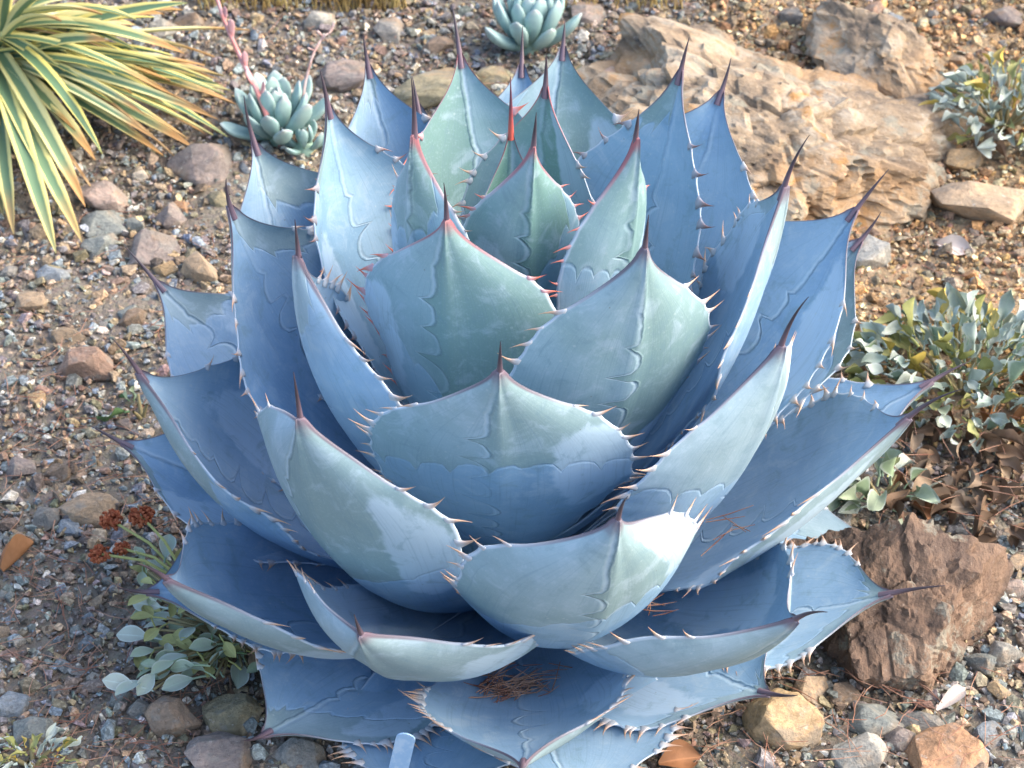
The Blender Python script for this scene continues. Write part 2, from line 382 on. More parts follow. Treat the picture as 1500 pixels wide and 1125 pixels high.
def rock_mesh(name, sub, dims, seed, planes, ledge=0.0, amp=.05, lf=7.0, tilt=(.2, -.3, 1)):
    r = np.random.default_rng(seed); V, F = ICO[sub]
    N = np.array([p[:3] for p in planes], float); N /= np.linalg.norm(N, axis=1)[:, None]; H = np.array([p[3] for p in planes])
    q = V @ N.T; rad = np.where(q > 1e-3, H / np.maximum(q, 1e-3), 9).min(1); rad = np.minimum(rad, 1.3)
    P = V * rad[:, None]
    tl = np.array(tilt, float); tl /= np.linalg.norm(tl); out = np.empty_like(P); dims = np.array(dims)
    for i, p in enumerate(P):
        w = p * dims / dims.max()
        n = vnoise(w, 2.2, seed) * 1.0 + .35 * vnoise(w, 5.5, seed + 3) + .22 * vnoise(w, 13, seed + 5) + .12 * vnoise(w, 30, seed + 7)
        k = 1 + amp * .55 * n
        for fq, am in ((2.4, 1.25), (5.5, .75), (12.0, .32)):
            vd, vp = mnoise.voronoi(Vector(w * fq) + Vector((seed, 0, 0))); dl = Vector(w * fq) + Vector((seed, 0, 0)) - vp[0]
            gr = mnoise.cell_vector(vp[0] * 9.7) - Vector((.5, .5, .5))
            k += amp * am * (1.5 * dl.dot(gr) + .9 * (mnoise.cell(vp[0] * 5.3) - .5)) - amp * am * .7 * max(0, .07 - (vd[1] - vd[0])) / .07
        if ledge:
            hgt = (w @ tl) * lf + .8 * vnoise(w, 3.0, seed + 11); fr = hgt - math.floor(hgt)
            k += ledge * (min(fr, .75) / .75 - .5 - (max(0, fr - .75) / .25) ** .7 * .9)
        out[i] = p * k * dims
    me = mesh(name, out, F, True); me.set_sharp_from_angle(angle=R(24)); return me
c = at(1318, 1000)
br = obj('rock', rock_mesh('rock', 6, (.112, .142, .085), 3, [(0, -.45, .85, .70), (-.85, -.5, .25, .66), (.85, -.45, .15, .66), (.45, .1, .9, .95), (-.5, .2, .8, .88), (0, 1, .1, .7), (0, 0, -1, .6), (.15, -.95, -.1, .66), (.7, -.5, .6, .82), (-.75, -.6, .5, .80)], .05, .045, 4, (1, .25, .25)), M_BROWN)
br.location = (c.x + .0, c.y + .075, c.z + .012); br.rotation_euler = (R(8), R(-4), R(-12))
tag(br, 'large rough dark brown rock leaning beside the lowest agave leaves', 'rock')
c = at(1110, 300)
oc = obj('rock_outcrop', rock_mesh('rock_outcrop', 6, (.315, .27, .145), 8, [(-.1, -.55, .85, .62), (.9, -.2, .35, .80), (-.9, 0, .4, .85), (.1, .5, .9, .72), (0, 1, .1, .8), (0, 0, -1, .6), (.55, -.8, .4, .72), (-.4, -.85, .4, .80), (.3, -.2, 1, .70)], .065, .070, 6.5, (-.45, -.35, 1)), M_OUT)
oc.location = (c.x + .03, c.y + .11, c.z + .005); oc.rotation_euler = (0, R(6), R(-12))
tag(oc, 'large layered golden and grey rock outcrop rising behind the agave', 'rock outcrop')
c = at(1300, 130)
o2 = obj('rock_ridge', rock_mesh('rock_ridge', 5, (.085, .11, .075), 21, [(-.2, -.6, .8, .7), (.9, -.2, .3, .7), (-.8, -.3, .5, .75), (.1, .5, .9, .8), (0, 0, -1, .6), (.3, -.2, 1, .72)], .05, .05, 5, (-.3, .2, 1)), M_OUT)
o2.location = (c.x, c.y + .04, c.z + .03); o2.rotation_euler = (0, R(18), R(25))
tag(o2, 'reddish tan ridge of rock right behind the outcrop', 'rock')
# ------------------------------------------------------------------ the agave
def mat_agave():
    t = NT('agave_skin')
    imp1, imp2, imp3, mrg, grn, sv = (t.attr(k) for k in ('imp1', 'imp2', 'imp3', 'mrg', 'grn', 'sv'))
    n1 = t.noise(14, 4, .6); n2 = t.noise(90, 3, .6); n3 = t.noise(420, 2, .5); pw = t.noise(34, 6, .68, dist=.6)
    wob = t.math('MULTIPLY', t.math('SUBTRACT', n2, .5), .005)
    f1 = t.math('ADD', imp1, wob); f2 = t.math('ADD', imp2, t.math('ADD', wob, t.math('MULTIPLY', t.math('SUBTRACT', pw, .5), .006))); f3 = t.math('ADD', imp3, t.math('ADD', t.math('MULTIPLY', t.math('SUBTRACT', pw, .5), .024), t.math('MULTIPLY', t.math('SUBTRACT', n1, .5), .075)))
    fade = t.math('ADD', t.math('MULTIPLY', t.step(t.noise(8, 3, .5), .32, .60), .8), .2)
    m1 = t.math('MULTIPLY', t.step(f1, -.0010, .0014), fade); m2 = t.step(f2, -.0010, .0022); m3 = t.step(f3, -.0030, .0090)
    base = t.mix(grn, (.232, .330, .362), (.135, .275, .240))          # bare grey-green skin
    blue = t.mix(t.step(n1, .35, .68), t.mix(grn, (.188, .328, .500), (.188, .345, .425)), t.mix(grn, (.245, .400, .570), (.235, .392, .470)))
    c = t.mix(t.math('MULTIPLY', m2, .92), base, blue)                 # waxy blue zone
    c = t.mix(t.math('MULTIPLY', m1, .50), c, (.325, .468, .585))      # pressed strip down the middle
    c = t.mix(t.math('MULTIPLY', m3, .60), c, (.480, .625, .755))      # thick powder
    # rubbed powder, water spots, fibre lines, scars
    c = t.mix(t.math('MULTIPLY', t.step(pw, .50, .68), .48), c, (.380, .500, .590)); c = t.mix(t.math('MULTIPLY', t.step(pw, .48, .32), .40), c, (.150, .255, .300))
    c = t.mix(t.math('MULTIPLY', t.step(n3, .52, .8), .22), c, (.43, .52, .58))
    spot = t.step(t.voro(85), .16, .08); c = t.mix(t.math('MULTIPLY', t.math('MULTIPLY', spot, t.step(n1, .5, .62)), .35), c, (.45, .53, .56))
    sc = t.step(t.voro(38), .040, .014); c = t.mix(t.math('MULTIPLY', sc, .65), c, (.15, .155, .115))
    fib = t.new('ShaderNodeCombineXYZ'); t.l.new(t.math('MULTIPLY', t.attr('uu'), 55.0), fib.inputs[0]); t.l.new(t.math('MULTIPLY', sv, 4.0), fib.inputs[1]); t.l.new(t.math('MULTIPLY', t.rand(), 50.0), fib.inputs[2])
    ns = t.noise(1.0, 3, .6, vec=fib.outputs[0]); c = t.mix(t.math('MULTIPLY', t.step(ns, .52, .70), .24), c, (.12, .215, .29))
    # soft ridges left by teeth
    r1 = t.math('SUBTRACT', 1.0, t.step(t.math('ABSOLUTE', t.math('SUBTRACT', f1, .0022)), .0, .0036)); r1 = t.math('MULTIPLY', r1, fade)
    k1 = t.math('SUBTRACT', 1.0, t.step(t.math('ABSOLUTE', t.math('ADD', f1, .0016)), .0, .0020)); k1 = t.math('MULTIPLY', k1, fade)
    r2 = t.math('SUBTRACT', 1.0, t.step(t.math('ABSOLUTE', t.math('SUBTRACT', f2, .0022)), .0, .0036))
    c = t.mix(t.math('MULTIPLY', r1, .42), c, (.47, .60, .69)); c = t.mix(t.math('MULTIPLY', k1, .46), c, (.13, .21, .27)); c = t.mix(t.math('MULTIPLY', r2, .16), c, (.47, .60, .69))
    # horny margin: thin pale line, purple-brown towards the apex
    edge = t.math('SUBTRACT', 1.0, t.step(mrg, .0006, .0026)); horn = t.step(sv, .78, .95)
    ec = t.mix(horn, (.48, .57, .66), t.mix(t.step(grn, .45, .6), (.120, .085, .115), (.30, .085, .11)))
    c = t.mix(t.math('MULTIPLY', edge, .85), c, ec)
    tipm = t.step(t.math('ADD', sv, t.math('MULTIPLY', t.math('SUBTRACT', n2, .5), .03)), .955, 1.0)
    c = t.mix(t.math('MULTIPLY', tipm, .85), c, t.mix(t.step(grn, .45, .6), (.15, .105, .14), (.36, .11, .12)))
    h = t.math('ADD', t.math('MULTIPLY', r1, .55), t.math('MULTIPLY', r2, .35)); h = t.math('SUBTRACT', h, t.math('MULTIPLY', k1, .5))
    for x, w in ((n3, .06), (n1, .5), (pw, .22), (ns, .10), (m1, .25)): h = t.math('ADD', h, t.math('MULTIPLY', x, w))
    return t.done(c, t.math('ADD', .42, t.math('MULTIPLY', pw, .30)), t.bump(h, .55, .0026), .40)

def mat_horn(name, base, tipc):
    t = NT(name)
    c = t.mix(t.step(t.attr('tt'), .05, .6), base, tipc)
    c = t.mix(t.math('MULTIPLY', t.noise(160, 3), .35), c, tuple(min(1, x * 1.9 + .03) for x in tipc))
    return t.done(c, .42, None, .5)

M_AG = mat_agave()
M_SPINE = mat_horn('spine_dark', (.17, .115, .15), (.040, .028, .038))
M_SPINE_RED = mat_horn('spine_red', (.55, .10, .06), (.10, .03, .05))
M_TOOTH = mat_horn('tooth_tan', (.36, .46, .54), (.42, .26, .17))
M_TOOTH_RED = mat_horn('tooth_red', (.38, .30, .36), (.50, .13, .08))
M_TOOTH_DARK = mat_horn('tooth_dark', (.28, .34, .40), (.17, .085, .07))

def catmull(xs, ys, n=400):
    x = np.linspace(0, 1, n); return x, smooth_interp(x, xs, ys, .022)
WS = np.array([0, .12, .25, .42, .58, .70, .79, .86, .92, .965, 1.0]); WV = np.array([.62, .56, .62, .84, 1.0, .98, .81, .51, .235, .085, .028])
WX, WY = catmull(WS, WV); WY[-8:] = np.linspace(WY[-9], .03, 8)

def leaf_frame(p, s):
    phi, e0, e1, L, W, th, roll, yaw, wp, rb, zb, sl, sb, ek = p
    ns = 240; ss = np.linspace(0, 1, ns)
    e = e0 + (e1 - e0) * ss ** ek; a = phi + yaw * ss ** 1.5
    d = np.stack([np.cos(e) * np.cos(a), np.cos(e) * np.sin(a), np.sin(e)], -1)
    P = np.zeros((ns, 3)); P[0] = [rb * math.cos(phi), rb * math.sin(phi), zb]
    P[1:] = P[0] + np.cumsum((d[1:] + d[:-1]) / 2 / (ns - 1) * L, 0)
    lat = np.stack([-np.sin(a), np.cos(a), 0 * a], -1); nor = np.cross(d, lat)
    r = roll * ss
    l2 = lat * np.cos(r)[:, None] + nor * np.sin(r)[:, None]; n2 = nor * np.cos(r)[:, None] - lat * np.sin(r)[:, None]
    f = lambda A: np.stack([np.interp(s, ss, A[:, k]) for k in range(3)], -1)
    return f(P), f(d), f(l2), f(n2)

def leaf_width(p, s): return p[4] * np.interp(np.clip(s, 0, 1) ** p[8], WX, WY)

def section(p, s, u, w, rnd):
    """offset across the leaf: lateral y, adaxial z"""
    th = p[5] * (.75 + .35 * s)
    th = th + .55 * np.clip((s - .86) / .14, 0, 1) ** 1.5      # the channel closes at the apex
    y = w * np.sin(th * u) / th; z = w * (1 - np.cos(th * u)) / th
    k = np.clip((np.abs(u) - .6) / .4, 0, 1)
    ripple = np.sin(s * rnd[0] + np.sign(u) * rnd[1]) * .035 + np.sin(s * rnd[2] + np.sign(u) * 2 + rnd[3]) * .018
    return y, z + w * k * k * ripple

def scallop(x, hook=.18):
    """row of rounded tooth prints, -.5 .. .5, with a sharp hook between them"""
    fr = x % 1.0
    return np.where(fr < 1 - hook, np.sqrt(np.clip(1 - ((fr - (1 - hook) / 2) / ((1 - hook) / 2)) ** 2, 0, 1)) - .5, -.5 - .9 * np.sin((fr - 1 + hook) / hook * math.pi))
def ghost_strip(p, s, u, w, uc, top, wk, nsc, amp, ph):
    """signed distance (m) to the print of the folded neighbour down the middle of the leaf"""
    lean = uc + .07 * np.sin(s * 3 + ph * 6); sg = 1 if (ph * 10) % 1 < .6 else -1
    am = amp * np.clip((s - .12) / .15, 0, 1) * np.clip((top - s) / .22, .06, 1) * (1 + .35 * np.sin(s * 23 + ph * 9))
    f = am * scallop((s ** 1.1) * nsc + .12 * np.sin(s * 17 + ph) + ph) * (1.4 * wk / .3) - (u - lean) * sg
    return f * np.maximum(w, .01)
def ghost_zone(p, s, u, s0, slope, curve, nsc, amp, ph):
    """signed distance (m) to a toothed line across the leaf, waxy blue below it"""
    return (s0 + slope * u + curve * u * u + amp * scallop(u * nsc + ph, .14) - s) * p[3]
def ghost_patch(p, s, u, w, uc, sc, ru, rs):
    return (1 - np.sqrt(((u - uc) / ru) ** 2 + ((s - sc) / rs) ** 2)) * .06

def build_leaf(p, seed, grn, ring0=False, custom=None, ns=84, nu=45):
    r = np.random.default_rng(seed)
    rnd = [r.uniform(11, 17), r.uniform(0, 6), r.uniform(24, 34), r.uniform(0, 6)]
    s = 1 - (1 - np.linspace(0, 1, ns)) ** 1.25
    P, d, l, n = leaf_frame(p, s)
    # marginal teeth
    nt = int(round(r.uniform(9, 12)))
    ts = {}
    for sg in (1, -1):
        q = np.linspace(.56 if ring0 else .42, .84, nt) + r.uniform(-.012, .012, nt); q = .42 + (q - .42) * r.uniform(.97, 1.04)
        ts[sg] = np.clip(q, .38, .88)
    w = leaf_width(p, s)
    V = []; A = {k: [] for k in ('imp1', 'imp2', 'imp3', 'mrg', 'uu', 'grn', 'sv')}
    um = np.sin(np.linspace(-1, 1, nu) * math.pi / 2 * .82) / math.sin(math.pi / 2 * .82)
    sgn = r.choice([-1, 1])
    G = {sd: [(r.uniform(-.12, .12), r.uniform(.78, .95), r.uniform(.20, .36), r.uniform(9, 12), r.uniform(.07, .12), r.random()),
              ((r.uniform(.52, .82) if sd == 0 or grn > .3 else r.uniform(.82, 1.12)), sgn * r.uniform(.02, .22), r.uniform(-.12, .16), r.uniform(2.5, 4.2), r.uniform(.012, .028), r.random()),
              (-sgn * r.uniform(.5, .9), r.uniform(.5, .78), r.uniform(.22, .42), r.uniform(.10, .20))] for sd in (0, 1)}
    if custom:
        G[0] = custom
    S = np.repeat(s[:, None], nu, 1)
    for side in (1, 0):
        U = np.repeat((um if side else um[::-1])[None], ns, 0)
        Wd = np.repeat(w[:, None], nu, 1)
        bump = np.zeros_like(S)                                    # little humps that carry the teeth
        for sg in (1, -1):
            for q in ts[sg]: bump += (np.sign(U) == sg) * np.exp(-((S - q) / .011) ** 2) * .022 * p[4] / np.maximum(Wd, .01)
        k = np.clip((np.abs(U) - .8) / .2, 0, 1)
        Wd2 = Wd * (1 + bump * k)
        y, z = section(p, S, U, Wd2, rnd)
        if side == 0:
            t0 = np.interp(s, [0, .2, .5, .8, .95, 1], [.030, .024, .015, .009, .005, .003])[:, None]
            keel = .5 * np.exp(-(U / .10) ** 2) * np.clip((S - .35) / .5, 0, 1)
            off = t0 * ((1 - np.abs(U) ** 2.2) * (.85 + keel)) + .0018
            z = z - off
            y = y * (1 + .0 * U)
        pt = P[:, None] + l[:, None] * y[..., None] + n[:, None] * z[..., None]
        V.append(pt)
        A['imp1'].append(ghost_strip(p, S, U, Wd, *G[side][0])); A['imp2'].append(ghost_zone(p, S, U, *G[side][1])); A['imp3'].append(ghost_patch(p, S, U, Wd, *G[side][2]))
        A['mrg'].append((1 - np.abs(U)) * np.maximum(Wd, .004)); A['uu'].append(U)
        A['grn'].append(np.full_like(S, grn)); A['sv'].append(S)
    V = np.concatenate(V, 1).reshape(-1, 3); A = {k: np.concatenate(v, 1).ravel() for k, v in A.items()}
    F = grid_faces(ns, nu * 2, True)
    cap = np.arange(nu); m = nu * 2
    caps = np.array([[(ns - 1) * m + i, (ns - 1) * m + i + 1, (ns - 1) * m + m - 2 - i, (ns - 1) * m + m - 1 - i] for i in range(nu - 1)])
    me = mesh('leaf', V, np.concatenate([F, caps]), True, A)
    # where the teeth sit: origin, outward, along
    teeth = []
    for sg in (1, -1):
        q = ts[sg]; Pq, dq, lq, nq = leaf_frame(p, q); wq = leaf_width(p, q)
        y, z = section(p, q, np.full_like(q, sg * 1.0), wq * 1.015, rnd); y0, z0 = section(p, q, np.full_like(q, sg * .93), wq, rnd)
        o = Pq + lq * y[:, None] + nq * (z - .0009)[:, None]
        out = o - (Pq + lq * y0[:, None] + nq * z0[:, None]); out /= np.linalg.norm(out, axis=1)[:, None]
        for k in range(len(q)): teeth.append((o[k], out[k], dq[k], q[k]))
    return me, teeth

def tooth_mesh(h, name):
    n = 7; t = np.array([0, .001, .15, .35, .55, .8, 1.0])
    rad_a = .0050 * (1 - t) ** 3.2 + .0015 * (1 - t) + .00010      # along the margin
    rad_b = .0017 * (1 - t) ** 1.3 + .00010
    rad_a[0] = .0006; rad_b[0] = .0004
    x = t * .0205; x[0] = -.0022; bend = h * .0085 * t ** 2
    th = np.linspace(0, 2 * math.pi, 7, endpoint=False); V = []
    for i in range(n):
        V += [(x[i] - .0036, bend[i] + rad_a[i] * math.cos(a), rad_b[i] * math.sin(a)) for a in th]
    return mesh(name, V, grid_faces(n, 7, True), True, {'tt': np.repeat(t, 7)})

def spine_mesh(p):
    P, d, l, n = leaf_frame(p, np.array([.965, 1.0]))
    phi, sl, sb = p[0] + p[7], p[11], p[12]
    e = p[2] + sb; sdir = np.array([math.cos(e) * math.cos(phi), math.cos(e) * math.sin(phi), math.sin(e)])
    t = np.linspace(0, 1, 12); d0 = d[1] / np.linalg.norm(d[1])
    end = P[1] + sdir * sl
    ctrl = P[1] + d0 * sl * .45
    pts = (1 - t)[:, None] ** 2 * P[0] + 2 * (t * (1 - t))[:, None] * ctrl + (t ** 2)[:, None] * end
    w0 = float(leaf_width(p, np.array([.975]))[0])
    rad = np.minimum(.0034, w0 * .8) * (1 - t) ** 1.15 + .0003
    V, F = tube(pts, rad, 8)
    return mesh('terminal_spine', V, F, True, {'tt': np.repeat(t, 8)})

LEAVES = {   # azimuth, elevation at base and tip, length, half width, channel, roll, yaw, taper, base radius, base height, spine length and bend
    'F1': (-1.4915, -0.0506, 0.6265, 0.3783, 0.1075, 0.6693, 0.1798, -0.1725, 1.1573, 0.06, 0.0507, 0.05, 0.0, 0.9788),
    'F1b': (-1.3751, 0.171, 0.2384, 0.3728, 0.1175, 0.331, -0.1485, -0.1574, 0.9868, 0.0451, 0.0139, 0.05, 0.0, 0.8922),
    'F1c': (-1.8099, 0.0898, 0.2471, 0.372, 0.1053, 0.2872, 0.1694, 0.0162, 1.0116, 0.0468, 0.0126, 0.05, 0.0, 0.8865),
    'F2': (-2.2443, 0.1104, 0.2449, 0.3471, 0.1073, 0.3966, -0.1841, -0.0051, 0.9923, 0.0462, 0.0107, 0.0292, 0.2872, 0.9109),
    'F3': (-1.9174, 0.0885, 1.1083, 0.4486, 0.1336, 0.8788, -0.1036, 0.0856, 1.0483, 0.0656, 0.0529, 0.0374, 0.1125, 0.9229),
    'F4': (-2.4383, -0.0892, 1.0739, 0.4355, 0.1312, 0.7526, -0.0218, -0.008, 1.0202, 0.0586, 0.0563, 0.0457, -0.1638, 0.9853),
    'F4b': (-2.7812, 0.1086, 0.2765, 0.3539, 0.1178, 0.4511, -0.1003, -0.0534, 1.0082, 0.0499, 0.0343, 0.0326, 0.2058, 0.9088),
    'F5': (-3.0957, 0.155, 0.4776, 0.3862, 0.1152, 0.5004, -0.0465, -0.2467, 0.9614, 0.049, 0.0579, 0.039, 0.0212, 0.947),
    'F6': (3.3874, 0.1577, 1.2043, 0.4363, 0.1362, 0.9616, -0.0421, -0.2886, 1.02, 0.0652, 0.0502, 0.0453, -0.1293, 0.7859),
    'F7': (2.8463, 0.3494, 0.8328, 0.4304, 0.111, 0.4309, -0.0763, -0.2119, 0.9738, 0.0555, 0.0583, 0.0482, -0.099, 0.9879),
    'F13': (-0.6848, 0.3678, 1.4284, 0.4734, 0.1292, 0.6131, 0.0552, -0.0332, 1.1299, 0.0753, 0.0808, 0.0672, -0.2105, 0.6183),
    'F14': (-0.3429, 0.1509, 1.0602, 0.4553, 0.1446, 0.4411, -0.0975, -0.0053, 0.9425, 0.0622, 0.0533, 0.065, -0.2759, 0.6748),
    'F15': (0.1073, 0.2231, 0.4966, 0.4343, 0.1038, 0.4159, -0.2154, 0.1957, 0.9005, 0.053, 0.0583, 0.0445, -0.1225, 0.9411),
    'F16': (0.0138, -0.0609, 0.0092, 0.3654, 0.1122, 0.3884, -0.0693, 0.1273, 0.995, 0.0504, 0.0329, 0.0373, -0.0052, 0.9113),
    'F17': (-0.4319, -0.0493, 0.5729, 0.3762, 0.1038, 0.12, -0.0446, 0.101, 1.11, 0.0568, 0.0318, 0.0575, -0.1057, 0.9815),
    'F18': (-0.9828, -0.0129, 1.0549, 0.4541, 0.1337, 0.9934, -0.0053, 0.1289, 1.0108, 0.0622, 0.0533, 0.0472, -0.2947, 0.9126),
    'F19': (-0.8481, 0.0993, 0.4218, 0.3381, 0.1195, 0.2968, 0.1621, 0.0446, 1.0179, 0.0457, 0.0121, 0.0418, 0.1799, 0.8851),
    'F10': (-2.1591, 0.3003, 1.4891, 0.4747, 0.136, 0.7003, -0.1926, 0.0213, 1.2159, 0.0884, 0.0737, 0.0518, 0.0027, 0.7161),
    'F12': (-1.3795, 0.1428, 1.414, 0.5081, 0.1326, 0.9823, -0.0191, 0.1522, 1.125, 0.0753, 0.0758, 0.0433, -0.2897, 0.8436),
    'F9': (-2.6064, 0.674, 1.5512, 0.446, 0.1106, 0.9799, -0.1906, -0.0668, 0.8331, 0.0398, 0.1178, 0.0386, -0.0022, 0.9387),
    'F8': (2.9879, 0.5818, 1.3189, 0.4271, 0.1312, 0.5142, -0.3798, -0.0744, 0.8107, 0.041, 0.1154, 0.0321, 0.2335, 1.0018),
    'F11': (-1.6489, 0.5874, 1.3723, 0.4453, 0.1264, 0.3795, -0.1249, 0.1536, 0.9933, 0.0412, 0.1182, 0.0416, -0.0767, 0.771),
    'F20': (-2.0855, 1.1624, 1.5639, 0.4338, 0.1076, 0.545, 0.1594, 0.0881, 1.1243, 0.0403, 0.1213, 0.0412, -0.0985, 0.8644),
    'F21': (-1.0287, 0.8775, 1.5031, 0.4869, 0.107, 0.6147, -0.3427, 0.0705, 0.9883, 0.0491, 0.1189, 0.0352, -0.015, 0.8959),
    'F34': (-0.135, 0.6889, 1.4484, 0.4724, 0.1185, 0.3297, 0.0568, -0.0195, 1.1181, 0.0551, 0.1178, 0.0595, -0.1969, 0.7697),
    'F35': (0.206, 0.6516, 0.9646, 0.4587, 0.1279, 0.5392, 0.2651, 0.1575, 0.9517, 0.0506, 0.0895, 0.051, -0.065, 0.8436),
    'F35b': (0.2924, 0.5702, 0.7183, 0.4334, 0.1266, 0.6184, 0.1951, 0.2287, 1.0866, 0.0505, 0.0897, 0.036, 0.1907, 0.9278),
    'F22': (2.7958, 0.9136, 1.4432, 0.4444, 0.0901, 0.6704, -0.3458, -0.2083, 0.8962, 0.0275, 0.1496, 0.0382, -0.0615, 0.9745),
    'F23': (2.6825, 0.6413, 1.2069, 0.4417, 0.1131, 0.6501, -0.3414, -0.2326, 1.018, 0.0426, 0.119, 0.0514, 0.2046, 1.0405),
    'F24': (2.22, 0.8849, 1.2205, 0.4608, 0.0996, 0.7576, -0.1751, -0.1647, 0.9452, 0.0397, 0.1205, 0.0312, 0.1281, 0.9395),
    'F24b': (1.9602, 0.9424, 1.0684, 0.4279, 0.1098, 0.7427, 0.0186, -0.033, 0.9269, 0.0449, 0.0896, 0.0291, -0.0117, 0.9016),
    'F25': (1.808, 1.1611, 1.2187, 0.4545, 0.1021, 0.7768, -0.0146, 0.0834, 0.989, 0.0366, 0.1215, 0.0502, -0.1426, 0.8988),
    'F30': (1.3259, 1.0351, 1.1179, 0.4567, 0.1169, 0.7154, 0.1396, 0.0994, 1.0173, 0.038, 0.1216, 0.0262, -0.0082, 0.9036),
    'F30b': (1.5382, 0.9262, 0.9943, 0.4594, 0.1162, 0.7202, -0.0212, -0.005, 0.984, 0.0471, 0.0915, 0.04, -0.0005, 0.899),
    'F32': (0.6919, 0.9017, 1.3452, 0.4535, 0.1039, 0.4663, 0.1179, 0.0523, 0.7218, 0.0311, 0.1471, 0.0341, -0.0555, 0.9045),
    'F33': (0.7304, 0.8235, 1.0576, 0.4556, 0.1185, 0.6509, 0.2063, 0.1488, 1.0457, 0.0411, 0.1209, 0.0352, 0.1571, 0.9363),
    'F26': (-2.618, 1.165, 1.6189, 0.4604, 0.072, 0.644, 0.2551, 0.0912, 0.9521, 0.0268, 0.1505, 0.0595, -0.0813, 0.9053),
    'F27': (1.7216, 1.5646, 1.6228, 0.4216, 0.045, 0.7606, 0.0149, 0.0289, 1.043, 0.0182, 0.1505, 0.0519, -0.0947, 0.8948),
    'F28': (-1.3604, 1.522, 1.3675, 0.4538, 0.0704, 0.8236, -0.1096, 0.1211, 0.9473, 0.0181, 0.1521, 0.038, 0.0274, 0.9158),
    'F29': (1.1536, 1.3742, 1.486, 0.4322, 0.0794, 0.7208, 0.0237, 0.0093, 1.0243, 0.0213, 0.1518, 0.0328, 0.0748, 0.9016),
    'F31': (-0.5103, 1.1675, 1.5147, 0.4658, 0.0647, 0.6853, -0.2521, -0.0822, 1.0238, 0.0274, 0.1528, 0.0297, -0.0151, 0.9206),
}
INNER = {'F27': 1, 'F28': .8, 'F29': .9, 'F26': .55, 'F31': .6, 'F25': .7, 'F20': .55, 'F21': .4, 'F30': .35, 'F24b': .1, 'F30b': .1, 'F32': .3, 'F22': .3, 'F11': .2, 'F12': .2, 'F10': .18}
SOLO = ['F11', 'F12', 'F10', 'F20', 'F21', 'F3', 'F18', 'F14', 'F9', 'F6', 'F25', 'F32', 'F22', 'F31', 'F28']
LOW = ('F1', 'F1b', 'F1c', 'F2', 'F19', 'F16', 'F17', 'F4b'); SEED = {'F7': 519}
GHOST = {  # strip, zone and powder patch on the best seen leaves
    'F11': [(-.08, .93, .30, 11, .10, .3), (.70, .04, -.10, 3.6, .022, .2), (.74, .66, .34, .17)], 'F20': [(-.18, .92, .27, 10, .11, .1), (.50, -.22, .04, 3.4, .026, .4), (-.80, .60, .26, .16)],
    'F21': [(.08, .90, .29, 11, .11, .5), (.46, .02, .10, 3.2, .03, .1), (.62, .42, .34, .10)], 'F12': [(-.02, .90, .32, 11, .10, .2), (.70, .10, -.16, 4.4, .022, .6), (.84, .80, .30, .12)],
    'F10': [(-.30, .92, .20, 12, .06, .7), (.48, .12, .06, 3.0, .010, .1), (.76, .66, .26, .2)], 'F28': [(-.02, .90, .30, 13, .11, .2), (.62, .12, .1, 3.2, .03, .5), (-.6, .62, .3, .12)],
    'F3': [(-.2, .9, .2, 11, .05, .3), (.52, .05, .0, 3.0, .012, .1), (.74, .66, .30, .13)]}
agave = tag(obj('agave_plant', None), 'large blue-grey agave rosette with toothed, spine-tipped leaves in the gravel', 'agave', None)
TM = {}
for key, mt in (('tan', M_TOOTH), ('red', M_TOOTH_RED), ('dark', M_TOOTH_DARK)):
    for h in (-1, .3, 1):
        TM[key, h] = tooth_mesh(h, 'tooth'); TM[key, h].materials.append(mt)
rest_V, rest_F, rest_T, nrest = [], [], [], 0
for i, (k, p) in enumerate(LEAVES.items()):
    g = INNER.get(k, .0 if k not in INNER else 0)
    me, teeth = build_leaf(p, SEED.get(k, 100 + i), g, k in LOW, GHOST.get(k))
    lf = obj('leaf', me, M_AG, agave)
    obj('terminal_spine', spine_mesh(p), M_SPINE_RED if k == 'F27' else M_SPINE, lf)
    kind = 'red' if g >= .5 else ('dark' if k in ('F22', 'F32', 'F33', 'F34', 'F25') else 'tan')
    rt = np.random.default_rng(900 + i)
    for (o, out, al, q) in teeth:
        h = rt.choice([-1, .3, 1], p=[.3, .3, .4]); sz = rt.uniform(.65, 1.12) * (.65 + .5 * math.sin(min(1, (q - .36) / .48) * math.pi * .75)) * min(1, p[4] / .095)
        x = out * 1.0 + al * rt.uniform(-.15, .35); x /= np.linalg.norm(x)
        zz = np.cross(x, al); zz /= np.linalg.norm(zz); yy = np.cross(zz, x)
        Mx = Matrix([[x[j] * sz, yy[j] * sz, zz[j] * sz, o[j]] for j in range(3)] + [[0, 0, 0, 1]])
        if k in SOLO:
            to = obj('tooth', TM[kind, h], None, lf); to.matrix_local = Mx
        else:
            src = TM['tan', h]; co = np.empty(len(src.vertices) * 3, np.float32); src.vertices.foreach_get('co', co)
            co = co.reshape(-1, 3) @ np.array(Mx)[:3, :3].T + o
            fa = np.empty(len(src.loops), np.int32); src.loops.foreach_get('vertex_index', fa)
            tt = np.empty(len(src.vertices), np.float32); src.attributes['tt'].data.foreach_get('value', tt)
            rest_V.append(co); rest_F.append(fa.reshape(-1, 4) + nrest); rest_T.append(tt); nrest += len(co)
tag(obj('small_teeth', mesh('small_teeth', np.concatenate(rest_V), np.concatenate(rest_F), True, {'tt': np.concatenate(rest_T)}), M_TOOTH, agave), kind='stuff')
